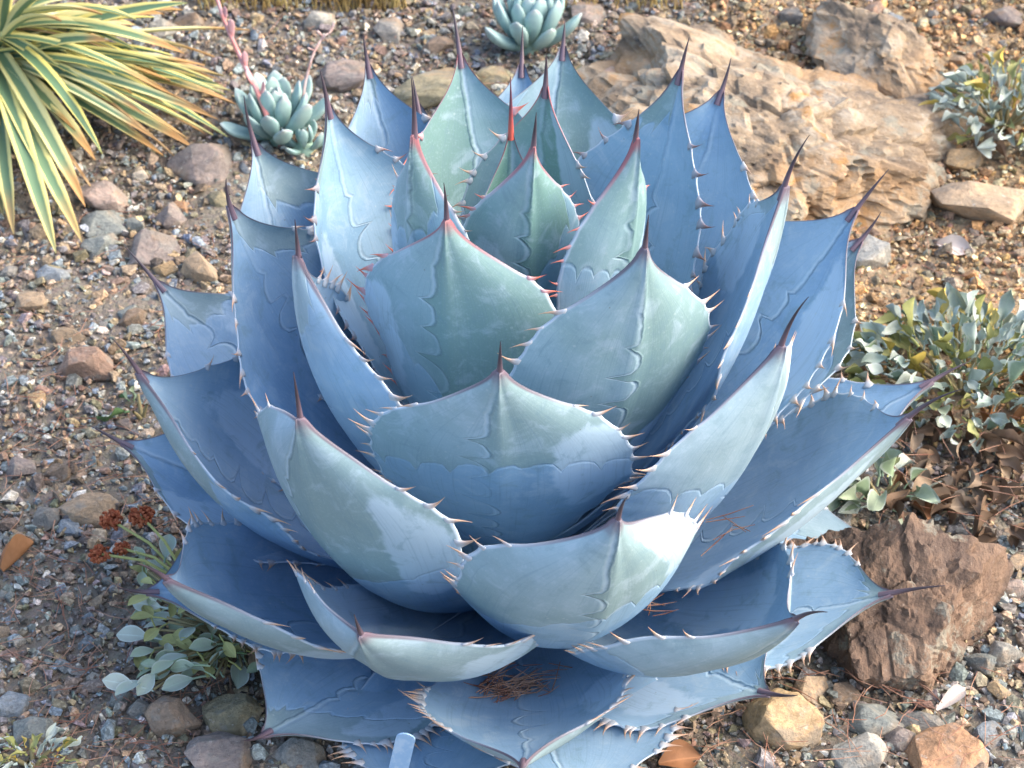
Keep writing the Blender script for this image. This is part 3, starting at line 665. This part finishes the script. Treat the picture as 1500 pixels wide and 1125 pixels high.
# short stem that carries the leaves
sv_, sf_ = tube([(0, 0, -.03), (0, 0, .05), (0, 0, .12), (0, 0, .2), (0, 0, .26)], [.075, .075, .06, .035, .004], 20)
obj('stem', mesh('stem', sv_, sf_, True, {k: np.zeros(len(sv_)) for k in ('imp1', 'imp2', 'imp3', 'uu', 'sv')} | {'mrg': np.ones(len(sv_)), 'grn': np.ones(len(sv_)) * .3}), M_AG, agave)
# ------------------------------------------------------------------ other plants and litter
def mat_leaf(name, top, under, vary=.3, rough=.6, vein=True, edge=None):
    t = NT(name); rnd = t.rand(); uu = t.attr('uu'); tt = t.attr('tt')
    geo = t.new('ShaderNodeNewGeometry').outputs['Backfacing']
    n = t.noise(70, 4, .6)
    c = t.mix(geo, top, under)
    c = t.mix(t.math('MULTIPLY', t.step(n, .4, .7), vary), c, tuple(min(.9, x * 1.5 + .03) for x in top))
    c = t.mix(t.math('MULTIPLY', rnd, vary), c, tuple(x * .55 for x in top))
    if vein: c = t.mix(t.math('MULTIPLY', t.math('SUBTRACT', 1.0, t.step(t.math('ABSOLUTE', uu), .02, .10)), .4), c, tuple(min(.9, x * 1.6 + .04) for x in top))
    if edge: c = t.mix(t.math('MULTIPLY', t.step(t.math('ABSOLUTE', uu), .78, .97), .75), c, edge)
    m = t.done(c, rough, t.bump(n, .3, .003), .35)
    return m
M_SILVER = mat_leaf('silver_leaf', (.310, .385, .350), (.42, .46, .39), .35, .7, edge=(.52, .58, .55))
M_SAGE = mat_leaf('sage_leaf', (.200, .275, .165), (.36, .42, .31), .4, .7, edge=(.45, .50, .42))
M_YELLOW = mat_leaf('yellow_leaf', (.50, .36, .07), (.46, .38, .14), .3, .7)
M_OLIVE = mat_leaf('olive_leaf', (.260, .270, .085), (.34, .34, .14), .4, .7)
M_GREEN = mat_leaf('green_leaf', (.085, .165, .065), (.30, .36, .26), .35, .6)
M_GREY_L = mat_leaf('grey_green_leaf', (.185, .270, .195), (.38, .44, .38), .35, .7, edge=(.46, .53, .50))
M_DEAD = mat_leaf('dead_leaf', (.135, .085, .052), (.20, .13, .08), .55, .85)
M_DEAD2 = mat_leaf('dead_leaf_tan', (.300, .225, .155), (.25, .19, .13), .5, .85)
M_DEADO = mat_leaf('dead_leaf_orange', (.310, .140, .055), (.26, .125, .06), .35, .75)
M_WHITEL = mat_leaf('bleached_leaf', (.56, .50, .45), (.52, .46, .42), .2, .8)

def blade(L, W, n=9, m=5, cup=.25, droop=.4, shape=(.12, .55, .95, 1, .72, .02), petiole=0.0, wave=0.0, seed=0):
    """small leaf lying along +X, face up"""
    r = np.random.default_rng(seed); t = np.linspace(0, 1, n); u = np.linspace(-1, 1, m)
    w = smooth_interp(t, np.linspace(0, 1, len(shape)), shape, .05) * W / 2; w[0] = max(.0012, shape[0] * W / 2); w[-1] = .0008
    T, U = np.meshgrid(t, u, indexing='ij'); Wd = w[:, None]
    a = droop * T ** 1.4
    X = petiole + L * (np.sin(a + 1e-6) / (droop * T ** .4 + 1e-6) if abs(droop) > 1e-3 else T)
    X = petiole + L * T * (1 - .12 * np.abs(droop) * T)
    Z = -L * .5 * droop * T ** 2 + cup * Wd * U ** 2 + wave * L * np.sin(T * 7 + r.uniform(0, 6)) * np.abs(U)
    V = np.stack([X, Wd * U, Z], -1).reshape(-1, 3); F = grid_faces(n, m)
    A = {'uu': U.ravel(), 'tt': T.ravel()}
    if petiole > 0:
        pv, pf = tube([(0, 0, -.2 * petiole), (petiole * .5, 0, -.04 * petiole), (petiole * 1.05, 0, 0)], [.0016, .0014, .0011], 5)
        F = np.concatenate([F, pf + len(V)]); A = {k: np.concatenate([v, np.zeros(len(pv))]) for k, v in A.items()}; V = np.concatenate([V, pv])
    return mesh('leaf', V, F, True, A)

def aim(o, loc, az, el, roll=0.0, scale=1.0):
    x = Vector((math.cos(el) * math.cos(az), math.cos(el) * math.sin(az), math.sin(el)))
    up = Vector((0, 0, 1)) if abs(el) < 1.4 else Vector((-math.cos(az), -math.sin(az), 0))
    y = up.cross(x).normalized(); z = x.cross(y)
    if roll: y, z = y * math.cos(roll) + z * math.sin(roll), z * math.cos(roll) - y * math.sin(roll)
    o.matrix_local = Matrix([[x[j] * scale, y[j] * scale, z[j] * scale, loc[j]] for j in range(3)] + [[0, 0, 0, 1]])
    return o

def with_mat(me, m):
    c = me.copy(); c.materials.clear(); c.materials.append(m); return c

# --- striped yellow and green plant
def mat_strap():
    t = NT('striped_leaf'); u = t.math('ABSOLUTE', t.attr('uu')); tt = t.attr('tt'); rnd = t.rand(); n = t.noise(60, 3)
    e = t.math('ADD', t.math('ADD', u, t.math('MULTIPLY', rnd, .25)), t.math('MULTIPLY', t.math('SUBTRACT', n, .5), .2))
    c = t.mix(t.step(e, .52, .70), t.mix(rnd, (.085, .165, .095), (.150, .240, .130)), t.mix(rnd, (.62, .56, .17), (.62, .60, .32)))
    c = t.mix(t.math('MULTIPLY', t.step(t.math('ADD', tt, t.math('MULTIPLY', n, .1)), .80, .97), t.step(rnd, .2, .45)), c, (.42, .24, .09))
    return t.done(c, .5, None, .4)
def mat_dry(): 
    t = NT('dry_strap'); n = t.noise(50, 4); return t.done(t.ramp(n, [(.3, (.22, .13, .06)), (.6, (.46, .32, .17)), (.8, (.56, .45, .30))]), .8, None, .2)
M_STRAP, M_DRYS = mat_strap(), mat_dry()
yc = at(-5, 150)
yucca = tag(obj('striped_yucca', None, loc=yc), 'spiky clump of yellow-edged green strap leaves with brown tips', 'yucca')
def strap(tipw, W, rise, dry=False, seed=0, base=None):
    r = np.random.default_rng(seed)
    b = np.array(base if base is not None else (r.normal(0, .012), r.normal(0, .012), .055 + r.uniform(0, .07))); e = np.array(tipw) - np.array(yc)
    ctrl = (b + e) / 2 + np.array([0, 0, rise]); n, m = 16, 7
    t = np.linspace(0, 1, n); P = (1 - t)[:, None] ** 2 * b + 2 * (t * (1 - t))[:, None] * ctrl + (t ** 2)[:, None] * e
    d = np.gradient(P, axis=0); d /= np.linalg.norm(d, axis=1)[:, None]
    lat = np.cross(d, [0, 0, 1.0]); lat /= np.linalg.norm(lat, axis=1)[:, None] + 1e-9; nor = np.cross(lat, d)
    tw = r.normal(0, .5 if e[2] > .03 else .15); lat2 = lat * math.cos(tw) + nor * math.sin(tw); nor2 = nor * math.cos(tw) - lat * math.sin(tw)
    w = np.interp(t, [0, .2, .5, .8, .93, 1], [.75, .85, 1, .72, .35, .02]) * W / 2; u = np.linspace(-1, 1, m)
    V = P[:, None] + lat2[:, None] * (w[:, None] * u)[..., None] + nor2[:, None] * (w[:, None] * .45 * u ** 2)[..., None]
    U = np.repeat(u[None], n, 0); T = np.repeat(t[:, None], m, 1)
    V2 = V - nor2[:, None] * (.0016 * (1 - U ** 2) + .0004)[..., None]
    VV = np.concatenate([V, V2[:, ::-1]], 1).reshape(-1, 3); UU = np.concatenate([U, U[:, ::-1]], 1).ravel(); TT = np.concatenate([T, T], 1).ravel()
    obj('leaf', mesh('leaf', VV, grid_faces(n, 2 * m, True), True, {'uu': UU, 'tt': TT}), M_DRYS if dry else M_STRAP, yucca)
TIPS = [(275, 4, .17, 22), (240, 20, .14, 24), (210, 57, .12, 18), (268, 14, .13, 22), (365, 43, .07, 17), (300, 95, .05, 15), (338, 132, .03, 16), (345, 152, .02, 18), (330, 138, .05, 16), (270, 78, .12, 22), (205, 115, .12, 17), (300, 195, .015, 14), (286, 218, .012, 20), (240, 228, .012, 20),
        (125, 303, .02, 24), (120, 354, .012, 24), (82, 371, .01, 26), (20, 343, .01, 24), (4, 315, .01, 24), (-30, 330, .01, 24), (160, 60, .17, 22), (225, 100, .09, 18), (190, 130, .10, 18), (250, 118, .07, 18), (280, 165, .03, 15), (310, 180, .02, 12), (150, 20, .2, 22), (100, -10, .24, 22), (60, -30, .26, 24), (180, -10, .2, 22),
        (30, -40, .28, 24), (-20, -30, .28, 24), (130, -5, .16, 20), (90, 30, .22, 20), (200, 28, .17, 22), (165, 150, .09, 18), (220, 170, .05, 16), (255, 140, .06, 16), (110, 190, .06, 20), (140, 235, .03, 22), (-60, 250, .03, 24), (-70, 120, .12, 24), (-60, 30, .2, 24), (60, 250, .04, 22), (232, 55, .10, 20)]
rq = np.random.default_rng(4)
TIPS += [(rq.uniform(120, 340), rq.uniform(0, 215), rq.uniform(.02, .12), rq.uniform(12, 18)) for _ in range(30)]
for i, (px, py, h, w) in enumerate(TIPS):
    tp = at(px, py, h); strap(tp, w * mpp(tp) * (1.0 if h > .03 else 1.3), .012 + .03 * ((i * 7) % 5) / 5 + .15 * h, False, 60 + i)
for i, (px, py, h) in enumerate([(142, 287, .01), (320, 108, .02), (325, 194, .01), (260, 232, .01), (305, 165, .02), (210, 205, .02), (240, 150, .05), (-10, 350, .01), (200, 90, .1)]):
    tp = at(px, py, h); strap(tp, .0085, .04, True, 160 + i)
rp = at(150, 225, .06)     # the leaf that folds over on itself
strap(rp, .024, .09, False, 333)
sv2, sf2 = tube([(0, 0, -.02), (0, 0, .05), (.004, 0, .12)], [.035, .032, .012], 12)
obj('stem', mesh('stem', sv2, sf2), M_DRYS, yucca)

# --- fat-leaved succulent rosettes
def mat_succ():
    t = NT('succulent_leaf'); rnd = t.rand(); tt = t.attr('tt'); n = t.noise(30, 4)
    c = t.mix(t.step(n, .35, .7), (.225, .355, .335), (.315, .445, .415)); c = t.mix(t.math('MULTIPLY', rnd, .4), c, (.20, .33, .36))
    c = t.mix(t.math('MULTIPLY', t.step(tt, .90, 1.0), .5), c, (.46, .46, .46)); c = t.mix(t.math('MULTIPLY', t.step(tt, .30, .0), .5), c, (.24, .36, .20))
    return t.done(c, .55, t.bump(n, .2, .003), .35)
M_SUCC = mat_succ()
def fat_leaf(L, W, th, seed):
    n, m = 12, 12; t = np.linspace(0, 1, n); r = np.random.default_rng(seed)
    w = W / 2 * smooth_interp(t, [0, .2, .5, .75, .9, 1], [.42, .55, .9, 1, .78, .10], .03); hh = th / 2 * smooth_interp(t, [0, .3, .6, .85, 1], [.8, 1, 1, .8, .15], .03)
    a = np.linspace(0, 2 * math.pi, m, endpoint=False)
    V = np.stack([np.repeat(t[:, None] * L, m, 1), w[:, None] * np.cos(a), hh[:, None] * np.sin(a) * np.where(np.sin(a) > 0, .55, 1.15) + (L * .22 * t ** 2)[:, None]], -1)
    tip = V[-1].mean(0) + (L * .02, 0, 0)
    V = np.concatenate([V.reshape(-1, 3), [tip]]); F = grid_faces(n, m, True)
    k = (n - 1) * m; cap = np.array([[k + j, k + (j + 1) % m, n * m, n * m] for j in range(m)])
    V = np.concatenate([V]); T = np.concatenate([np.repeat(t, m), [1]])
    F4 = F.tolist(); me = bpy.data.meshes.new('leaf'); me.from_pydata(V.tolist(), [], F4 + [c[:3].tolist() for c in cap]); me.update()
    me.polygons.foreach_set('use_smooth', np.full(len(me.polygons), True))
    at_ = me.attributes.new('tt', 'FLOAT', 'POINT'); at_.data.foreach_set('value', T.astype(np.float32)); me.materials.append(M_SUCC); return me
def rosette(px, py, size, n, label, L, W, th, seed, spread=78, lift=.03):
    c = at(px, py); root = tag(obj('succulent', None, loc=c), label, 'succulent'); r = np.random.default_rng(seed)
    ms = [fat_leaf(L, W, th, seed + k) for k in range(3)]
    for i in range(n):
        f = (i + .5) / n; az = i * 2.39996 + seed; el = R(86 - spread * f ** 1.3) + r.normal(0, .06); sc = (.62 + .42 * min(1, f * 1.6)) * r.uniform(.9, 1.1)
        rr = .004 + .012 * f
        aim(obj('leaf', ms[i % 3], None, root), (rr * math.cos(az), rr * math.sin(az), lift * (1.15 - .8 * f)), az, el, r.normal(0, .12), sc)
    v, f = tube([(0, 0, -.02), (0, 0, lift * .5), (0, 0, lift * 1.1)], [.014, .016, .008], 10); obj('stem', mesh('stem', v, f, True, {'tt': np.zeros(len(v))}), M_SUCC, root)
    return root
ros = rosette(408, 205, 120, 30, 'pale blue-green succulent rosette with a tall pink flower stalk', .070, .027, .016, 3, 70)
ros2 = rosette(775, 72, 120, 26, 'plump blue-green succulent rosette growing alone behind the agave', .070, .031, .019, 9, 60)
rosette(447, 222, 50, 12, 'tiny pale succulent offset beside the flowering rosette', .036, .016, .010, 14, lift=.015)
t_ = NT('pink_stalk'); M_PINK = t_.done(t_.mix(t_.step(t_.noise(60, 3), .35, .65), (.56, .22, .20), (.50, .30, .32)), .55)
t_ = NT('dry_stalk'); M_DSTALK = t_.done(t_.mix(t_.step(t_.noise(90, 3), .35, .65), (.30, .17, .15), (.48, .38, .36)), .8)
def stalk(root, pix, mat, rad, bracts, bmat):
    """stalk through (pixel x, y, height) points"""
    P = [at(x, y, h) - root.location for x, y, h in pix]; t = np.linspace(0, 1, len(P)); tt = np.linspace(0, 1, 24)
    Q = np.stack([smooth_interp(tt, t, [p[k] for p in P], .04) for k in range(3)], -1)
    v, f = tube(Q, np.linspace(rad, rad * .6, 24), 7); s = obj('flower_stalk', mesh('flower_stalk', v, f), mat, root)
    for k, (q, az, el, L) in enumerate(bracts):
        p = Q[int(q * 23)]; aim(obj('bract', with_mat(fat_leaf(L, L * .34, L * .2, 5 + k), bmat), None, s), p, az, el)
stalk(ros, [(392, 172, .055), (375, 130, .085), (350, 80, .12), (328, 30, .16), (312, -20, .2)], M_PINK, .0042, [(.42, 1.9, 1.2, .026), (.28, 2.7, .9, .026), (.62, 1.7, 1.3, .03), (.2, .6, 1.0, .024), (.75, 1.2, 1.2, .022)], M_PINK)
stalk(ros, [(440, 180, .04), (447, 120, .08), (458, 80, .11), (472, 55, .12), (488, 43, .12)], M_DSTALK, .0022, [(.7, .4, .6, .012), (.8, 2.6, .4, .012), (.9, .2, .9, .012), (.97, 1.2, .5, .013), (.6, 3.4, .3, .012)], M_DSTALK)

# --- leafy shrubs
def shrub(name, label, px, py, rx, ry, rz, n, L, W, mats, wts, seed, nstem=16, petiole=.012, dead=0, cat='shrub', eln=(.1, 1.25), droop=.45, holes=None):
    c = at(px, py); root = tag(obj(name, None, loc=c), label, cat); r = np.random.default_rng(seed)
    base = [blade(L * r.uniform(.85, 1.15), W * r.uniform(.85, 1.2), cup=r.uniform(.2, 1.8), droop=r.uniform(-.5, droop + .3), petiole=petiole, wave=r.uniform(.04, .16), seed=seed + k) for k in range(7)]
    lib = [[with_mat(b, m) for b in base] for m in mats]; wts = np.array(wts) / sum(wts)
    for i in range(n):
        az = r.uniform(0, 6.283); k = math.sqrt(r.random()); hh = r.uniform(.35, 1.0) * math.sqrt(max(.05, 1 - k * k * .85))
        p = (rx * k * math.cos(az), ry * k * math.sin(az), rz * hh)
        az2 = math.atan2(p[1] / ry, p[0] / rx) + r.normal(0, .5); el = eln[1] - (eln[1] - eln[0]) * k + r.normal(0, .3)
        aim(obj('leaf', lib[r.choice(len(mats), p=wts)][r.integers(7)], None, root), p, az2, el, r.normal(0, .7), r.uniform(.45, 1.15))
    for i in range(nstem):
        az = 6.283 * i / nstem + r.normal(0, .2); k = r.uniform(.4, .85)
        v, f = tube([(0, 0, -.005), (rx * k * .5 * math.cos(az), ry * k * .5 * math.sin(az), rz * .35), (rx * k * math.cos(az), ry * k * math.sin(az), rz * .75)], [.003, .0025, .0018], 6)
        obj('stem', mesh('stem', v, f), M_STEM, root)
    dl = [with_mat(blade(L * 1.1, W * 1.2, cup=1.2, droop=.8, wave=.12, seed=seed + 40 + k), m) for k, m in enumerate((M_DEAD, M_DEAD2, M_DEAD, M_DEADO))]
    for i in range(dead):
        az = r.uniform(-2.6, .3); k = r.uniform(.5, 1.05)
        aim(obj('dead_leaf', dl[r.choice(4, p=[.4, .3, .2, .1])], None, root), (rx * k * math.cos(az), ry * k * math.sin(az) - .02, r.uniform(.004, rz * .4)), r.uniform(0, 6.3), r.uniform(-1.0, .3), r.normal(0, .8), r.uniform(.7, 1.2))
    return root
t_ = NT('woody_stem'); M_STEM = t_.done(t_.mix(t_.noise(80, 3), (.16, .13, .06), (.34, .30, .16)), .8)
shrub('silver_shrub', 'silvery grey-green leafy shrub with dead brown leaves beneath, right of the agave', 1408, 575, .120, .10, .090, 330, .032, .017, [M_SILVER, M_GREY_L, M_OLIVE, M_YELLOW], [.42, .22, .26, .10], 31, dead=26)
shrub('silver_shrub', 'small silvery leaf tuft between two agave spines and the shrub', 1300, 545, .05, .03, .035, 22, .042, .021, [M_GREY_L, M_SAGE, M_OLIVE], [.5, .35, .15], 37, 5)
shrub('silver_shrub', 'small green leaf cluster with one yellow leaf beside the leaf litter', 1292, 735, .045, .028, .035, 24, .040, .019, [M_GREY_L, M_SAGE, M_SILVER, M_OLIVE], [.4, .35, .15, .1], 41, 5)
shrub('silver_shrub', 'whitish silvery shrub beyond the sunlit tan rock', 1470, 190, .095, .075, .085, 210, .029, .014, [M_SILVER, M_SILVER, M_OLIVE, M_YELLOW], [.5, .25, .18, .07], 47, dead=14)
shrub('pale_seedling', 'small pale yellow-green seedling in the gravel near the tilted slab', 48, 1122, .035, .03, .03, 40, .020, .006, [M_OLIVE, M_SILVER, M_YELLOW], [.4, .45, .15], 53, 4, .004, cat='seedling')
shrub('green_seedling', 'few dark green oval leaves peeping out behind an outer agave leaf', 208, 612, .022, .03, .03, 7, .032, .02, [M_GREEN, M_SAGE], [.6, .4], 59, 3, .006, cat='seedling', eln=(.1, .7))

# the leafy plant with rust-red flower heads
pc = at(345, 955); leafy = tag(obj('buckwheat_plant', None, loc=pc), 'low leafy grey-green plant with rust-red flower heads beside the agave', 'plant')
BL = [blade(.034, .019, cup=.35, droop=.25, petiole=.020, seed=70 + k, n=11, m=7, shape=(.1, .6, .95, 1, .8, .05)) for k in range(4)]
LIBL = {m.name: [with_mat(b, m) for b in BL] for m in (M_GREY_L, M_SAGE, M_OLIVE, M_SILVER, M_GREEN)}
LP = [(195, 930, 180, 1.1, M_SILVER), (175, 1000, 170, 1.0, M_SILVER), (190, 1005, 215, 1.0, M_GREY_L), (215, 1000, 240, .9, M_GREY_L), (262, 1000, 215, 1.0, M_GREY_L), (350, 985, 280, 1.15, M_GREY_L), (255, 965, 200, 1.1, M_GREY_L), (240, 905, 175, 1.1, M_GREY_L), (215, 885, 170, 1.0, M_SILVER),
      (225, 935, 185, .9, M_SAGE), (250, 940, 160, .9, M_OLIVE), (285, 930, 120, .8, M_OLIVE), (300, 945, 200, .9, M_SAGE), (235, 845, 150, .9, M_SAGE), (245, 800, 110, 1.0, M_GREY_L), (265, 815, 60, .8, M_OLIVE), (230, 830, 130, .8, M_GREY_L), (250, 860, 160, .8, M_OLIVE), (320, 960, 240, .8, M_SAGE),
      (295, 975, 230, .8, M_OLIVE), (275, 895, 150, .8, M_SAGE), (210, 955, 195, .8, M_SAGE), (335, 950, 300, .7, M_OLIVE), (280, 985, 245, .9, M_SAGE), (260, 920, 140, .7, M_GREEN), (240, 975, 220, .9, M_SAGE), (310, 920, 100, .7, M_GREEN), (228, 915, 180, .8, M_SILVER)]
r_ = np.random.default_rng(5)
for i in range(80): LP.append((r_.uniform(205, 375), r_.uniform(800, 985), r_.uniform(90, 290), r_.uniform(.55, .85), (M_OLIVE, M_SAGE, M_GREEN, M_SAGE, M_OLIVE, M_GREY_L)[i % 6]))
LP = [q for q in LP if q[1] > 790 + .0 * q[0] and not (q[0] > 290 and q[1] < 900)]
for i, (px, py, ang, sc, m) in enumerate(LP):
    h = r_.uniform(.02, .055); tp = at(px, py, h) - pc; az = R(ang) + r_.normal(0, .15); el = r_.uniform(-.25, .35)
    d = Vector((math.cos(az) * math.cos(el), math.sin(az) * math.cos(el), math.sin(el))); root_ = tp - d * .035 * sc
    aim(obj('leaf', LIBL[m.name][i % 4], None, leafy), root_, az, el, r_.normal(0, .4), sc)
    v, f = tube([(0, 0, 0), tuple(Vector(root_) * .5 + Vector((0, 0, .012))), tuple(root_)], [.0022, .0018, .0014], 5); obj('stem', mesh('stem', v, f), M_STEM, leafy)
for i in range(30):       # old brown leaves at its foot
    aim(obj('dead_leaf', with_mat(BL[i % 4], M_DEAD if i % 3 else M_DEAD2), None, leafy), (r_.uniform(-.07, .03), r_.uniform(-.05, .03), r_.uniform(.004, .02)), r_.uniform(0, 6.3), r_.uniform(-.5, .4), r_.normal(0, .8), r_.uniform(.5, .9))
t_ = NT('rust_flower'); M_RUST = t_.done(t_.mix(t_.step(t_.noise(300, 3), .35, .65), (.24, .055, .025), (.44, .15, .07)), .85, None, .2)
def flower_head(px, py, dia, h, seed):
    r = np.random.default_rng(seed); p = at(px, py, h) - pc; k = dia * mpp(at(px, py, h)) / 2; V0, F0 = ICO[1]; VV, FF = [], []
    for i in range(90):
        d = r.normal(size=3); d /= np.linalg.norm(d); q = d * k * r.uniform(.55, 1.0) * (1, 1, .6)
        VV.append(polytope(V0, r, 6, 1) * k * .17 * (1, 1, 1.3) + q); FF.append(F0 + i * len(V0))
    o = obj('flower_head', mesh('flower_head', np.concatenate(VV), np.concatenate(FF), False), M_RUST, leafy, p)
    b = at(280, 860, .02) - pc; v, f = tube([tuple(b), tuple((b + p) / 2 + Vector((0, 0, .015))), tuple(p)], [.0018, .0016, .0014], 6); obj('flower_stem', mesh('flower_stem', v, f), M_OLIVE, leafy)
for i, (px, py, dd, h) in enumerate([(163, 762, 36, .05), (207, 756, 38, .055), (147, 812, 34, .045), (177, 803, 26, .045)]): flower_head(px, py, dd, h, 600 + i)

# --- loose leaves, tag, litter
def loose(name, label, px, py, L, W, m, az, roll, cup, droop, cat='dead leaf', h=.006, group=None, seed=1, el=.1):
    o = obj(name, blade(L, W, 13, 9, cup, droop, wave=.06, seed=seed), m); p = at(px, py, h)
    aim(o, p, R(az), el, roll); return tag(o, label, cat, group)
loose('dead_leaf', 'curled orange-brown dead leaf lying in the open gravel', 5, 838, .050, .030, M_DEADO, 50, -.9, 1.6, -.2, seed=2, h=.010)
loose('dead_leaf', 'bleached white dry leaf on the gravel above the silvery shrub', 1372, 358, .050, .030, M_WHITEL, -25, .5, .8, .3, seed=3)
loose('dead_leaf', 'orange-brown leaf under the lowest agave leaves', 965, 1118, .045, .032, M_DEADO, 10, .4, 1.0, .3, seed=4, h=.012)
loose('dead_leaf', 'upright rust-brown leaf leaning by the whitish shrub', 1352, 158, .055, .026, M_DEADO, 35, .9, .6, .1, seed=6, h=.02, el=.4)
loose('dead_leaf', 'curled silvery purple dry leaf between the rocks', 1372, 1040, .045, .016, M_WHITEL, 40, .4, 1.5, .1, seed=7, h=.02)
r_ = np.random.default_rng(99)
LITTER = [with_mat(blade(.036, .021, 9, 7, 1.2, .7, wave=.14, seed=800 + k, shape=(.1, .5, .8, 1, .6, .05)), m) for k, m in enumerate((M_DEAD, M_DEAD2, M_DEAD, M_DEADO, M_DEAD2, M_DEAD))]
for i in range(80):
    px = r_.uniform(1300, 1505); py = r_.uniform(625, 790); p = at(px, py, r_.uniform(.004, .028)); k = r_.choice(6, p=[.25, .15, .22, .08, .1, .2])
    nm = ('dark brown', 'pale tan', 'dark brown', 'orange-brown', 'pale tan', 'dark brown')[k]
    sc = r_.uniform(.6, 1.15); sz = 'large' if sc > .9 else 'small'; wh = 'beside the big brown rock' if py > 725 else ('by the green leaf cluster' if px < 1375 else 'under the silvery shrub')
    o = obj('dead_leaf', LITTER[k]); aim(o, p, r_.uniform(0, 6.3), r_.normal(.05, .35), r_.normal(0, .7), sc)
    tag(o, f'{sz} {nm} curled dead leaf in the litter {wh}', 'dead leaf', f'{sz} {nm} dead leaves {wh}')

t_ = NT('blue_plastic'); M_TAG = t_.done(t_.mix(t_.math('MULTIPLY', t_.step(t_.noise(120, 4), .45, .62), .6), (.20, .34, .52), (.33, .45, .58)), .45)
bm = bmesh.new(); n_ = 9; w_ = .0085
prof = [(-w_, -.19), (w_, -.19)] + [(w_ * math.cos(a), w_ * .7 * math.sin(a)) for a in np.linspace(0, math.pi, n_)]
fr = bm.faces.new([bm.verts.new((x, 0, z)) for x, z in prof]); ex = bmesh.ops.extrude_face_region(bm, geom=[fr])
bmesh.ops.translate(bm, verts=[g for g in ex['geom'] if isinstance(g, bmesh.types.BMVert)], vec=(0, .0018, 0)); bmesh.ops.recalc_face_normals(bm, faces=bm.faces)
me = bpy.data.meshes.new('plant_tag'); bm.to_mesh(me); bm.free()
tg = obj('plant_tag', me, M_TAG); v = ray(594, 1083); p = Vector(CAM + v * ((-.455 - CAM[1]) / v[1])); tg.location = p; tg.rotation_euler = (R(-6), R(11), R(-6))
tag(tg, 'blue plastic plant tag with rounded end stuck among the lowest leaves', 'plant tag')

def needles(name, label, spots, n, mat, seed, Lr=(.018, .05)):
    r = np.random.default_rng(seed); VV, FF = [], []; k = 0
    for (x0, x1, y0, y1, h0, h1, wt) in spots:
        for _ in range(int(n * wt)):
            p = np.array(at(r.uniform(x0, x1), r.uniform(y0, y1), r.uniform(h0, h1))); az = r.uniform(0, 3.1416); L = r.uniform(*Lr); e = r.normal(0, .12)
            d = np.array([math.cos(az), math.sin(az), e]) * L / 2; b = np.array([-d[1], d[0], 0]) * r.normal(0, .12)
            v, f = tube([p - d, p + b, p + d], [.0004, .0005, .0003], 4); VV.append(v); FF.append(f + k); k += len(v)
    tag(obj(name, mesh(name, np.concatenate(VV), np.concatenate(FF)), mat), label, 'pine needles', None, 'stuff')
t_ = NT('needle'); M_NEEDLE = t_.done(t_.mix(t_.step(t_.noise(40, 2), .35, .65), (.25, .105, .065), (.42, .25, .17)), .7)
needles('pine_needles', 'fallen reddish pine needles scattered over the gravel', [(0, 330, 560, 1125, .006, .012, .50), (0, 330, 300, 560, .006, .012, .08), (1000, 1500, 980, 1125, .012, .03, .16), (1250, 1500, 330, 560, .006, .012, .10), (1280, 1500, 600, 780, .01, .04, .10), (330, 900, 20, 160, .006, .012, .06)], 620, M_NEEDLE, 3)
def needle_clump(px, py, zw, n, rx, ry, seed, label):
    r = np.random.default_rng(seed); v = ray(px, py); c = CAM + v * ((zw - CAM[2]) / v[2]); VV, FF = [], []; k = 0
    for _ in range(n):
        p = c + np.array([r.normal(0, rx), r.normal(0, ry), r.uniform(-.004, .01)]); az = r.normal(.3, .55); L = r.uniform(.02, .05); d = np.array([math.cos(az), math.sin(az), r.normal(0, .2)]) * L / 2
        w, f = tube([p - d, p + r.normal(0, .0012, 3), p + d], [.0005, .0007, .0004], 4); VV.append(w); FF.append(f + k); k += len(w)
    tag(obj('pine_needles', mesh('pine_needles', np.concatenate(VV), np.concatenate(FF)), M_NEEDLE), label, 'pine needles', None, 'stuff')
needle_clump(752, 1005, .075, 90, .022, .012, 1, 'clump of dry pine needles caught in the lowest agave leaf')
needle_clump(1072, 770, .19, 6, .010, .012, 2, 'few pine needles caught inside a broad lower agave leaf')
needle_clump(960, 890, .15, 7, .010, .010, 4, 'few pine needles stuck between low agave leaves')
# dry grass at the far edge
t_ = NT('dry_grass'); M_GRASS = t_.done(t_.mix(t_.step(t_.noise(25, 3), .35, .65), (.26, .17, .06), (.42, .33, .13)), .8)
r_ = np.random.default_rng(8); VV, FF, k = [], [], 0
for _ in range(1500):
    px = r_.choice([r_.uniform(290, 600), r_.uniform(500, 580), r_.uniform(820, 1010)], p=[.6, .2, .2]); p = np.array(at(px, r_.uniform(-60, 18), 0)); az = r_.uniform(0, 6.3); L = r_.uniform(.02, .06); s_ = r_.uniform(.1, .5) * L
    v, f = tube([p, p + (s_ * .4 * math.cos(az), s_ * .4 * math.sin(az), L * .6), p + (s_ * math.cos(az), s_ * math.sin(az), L)], [.0012, .0009, .0003], 4); VV.append(v); FF.append(f + k); k += len(v)
tag(obj('dry_grass', mesh('dry_grass', np.concatenate(VV), np.concatenate(FF)), M_GRASS), 'low golden dry grass at the far edge of the gravel', 'dry grass', None, 'stuff')
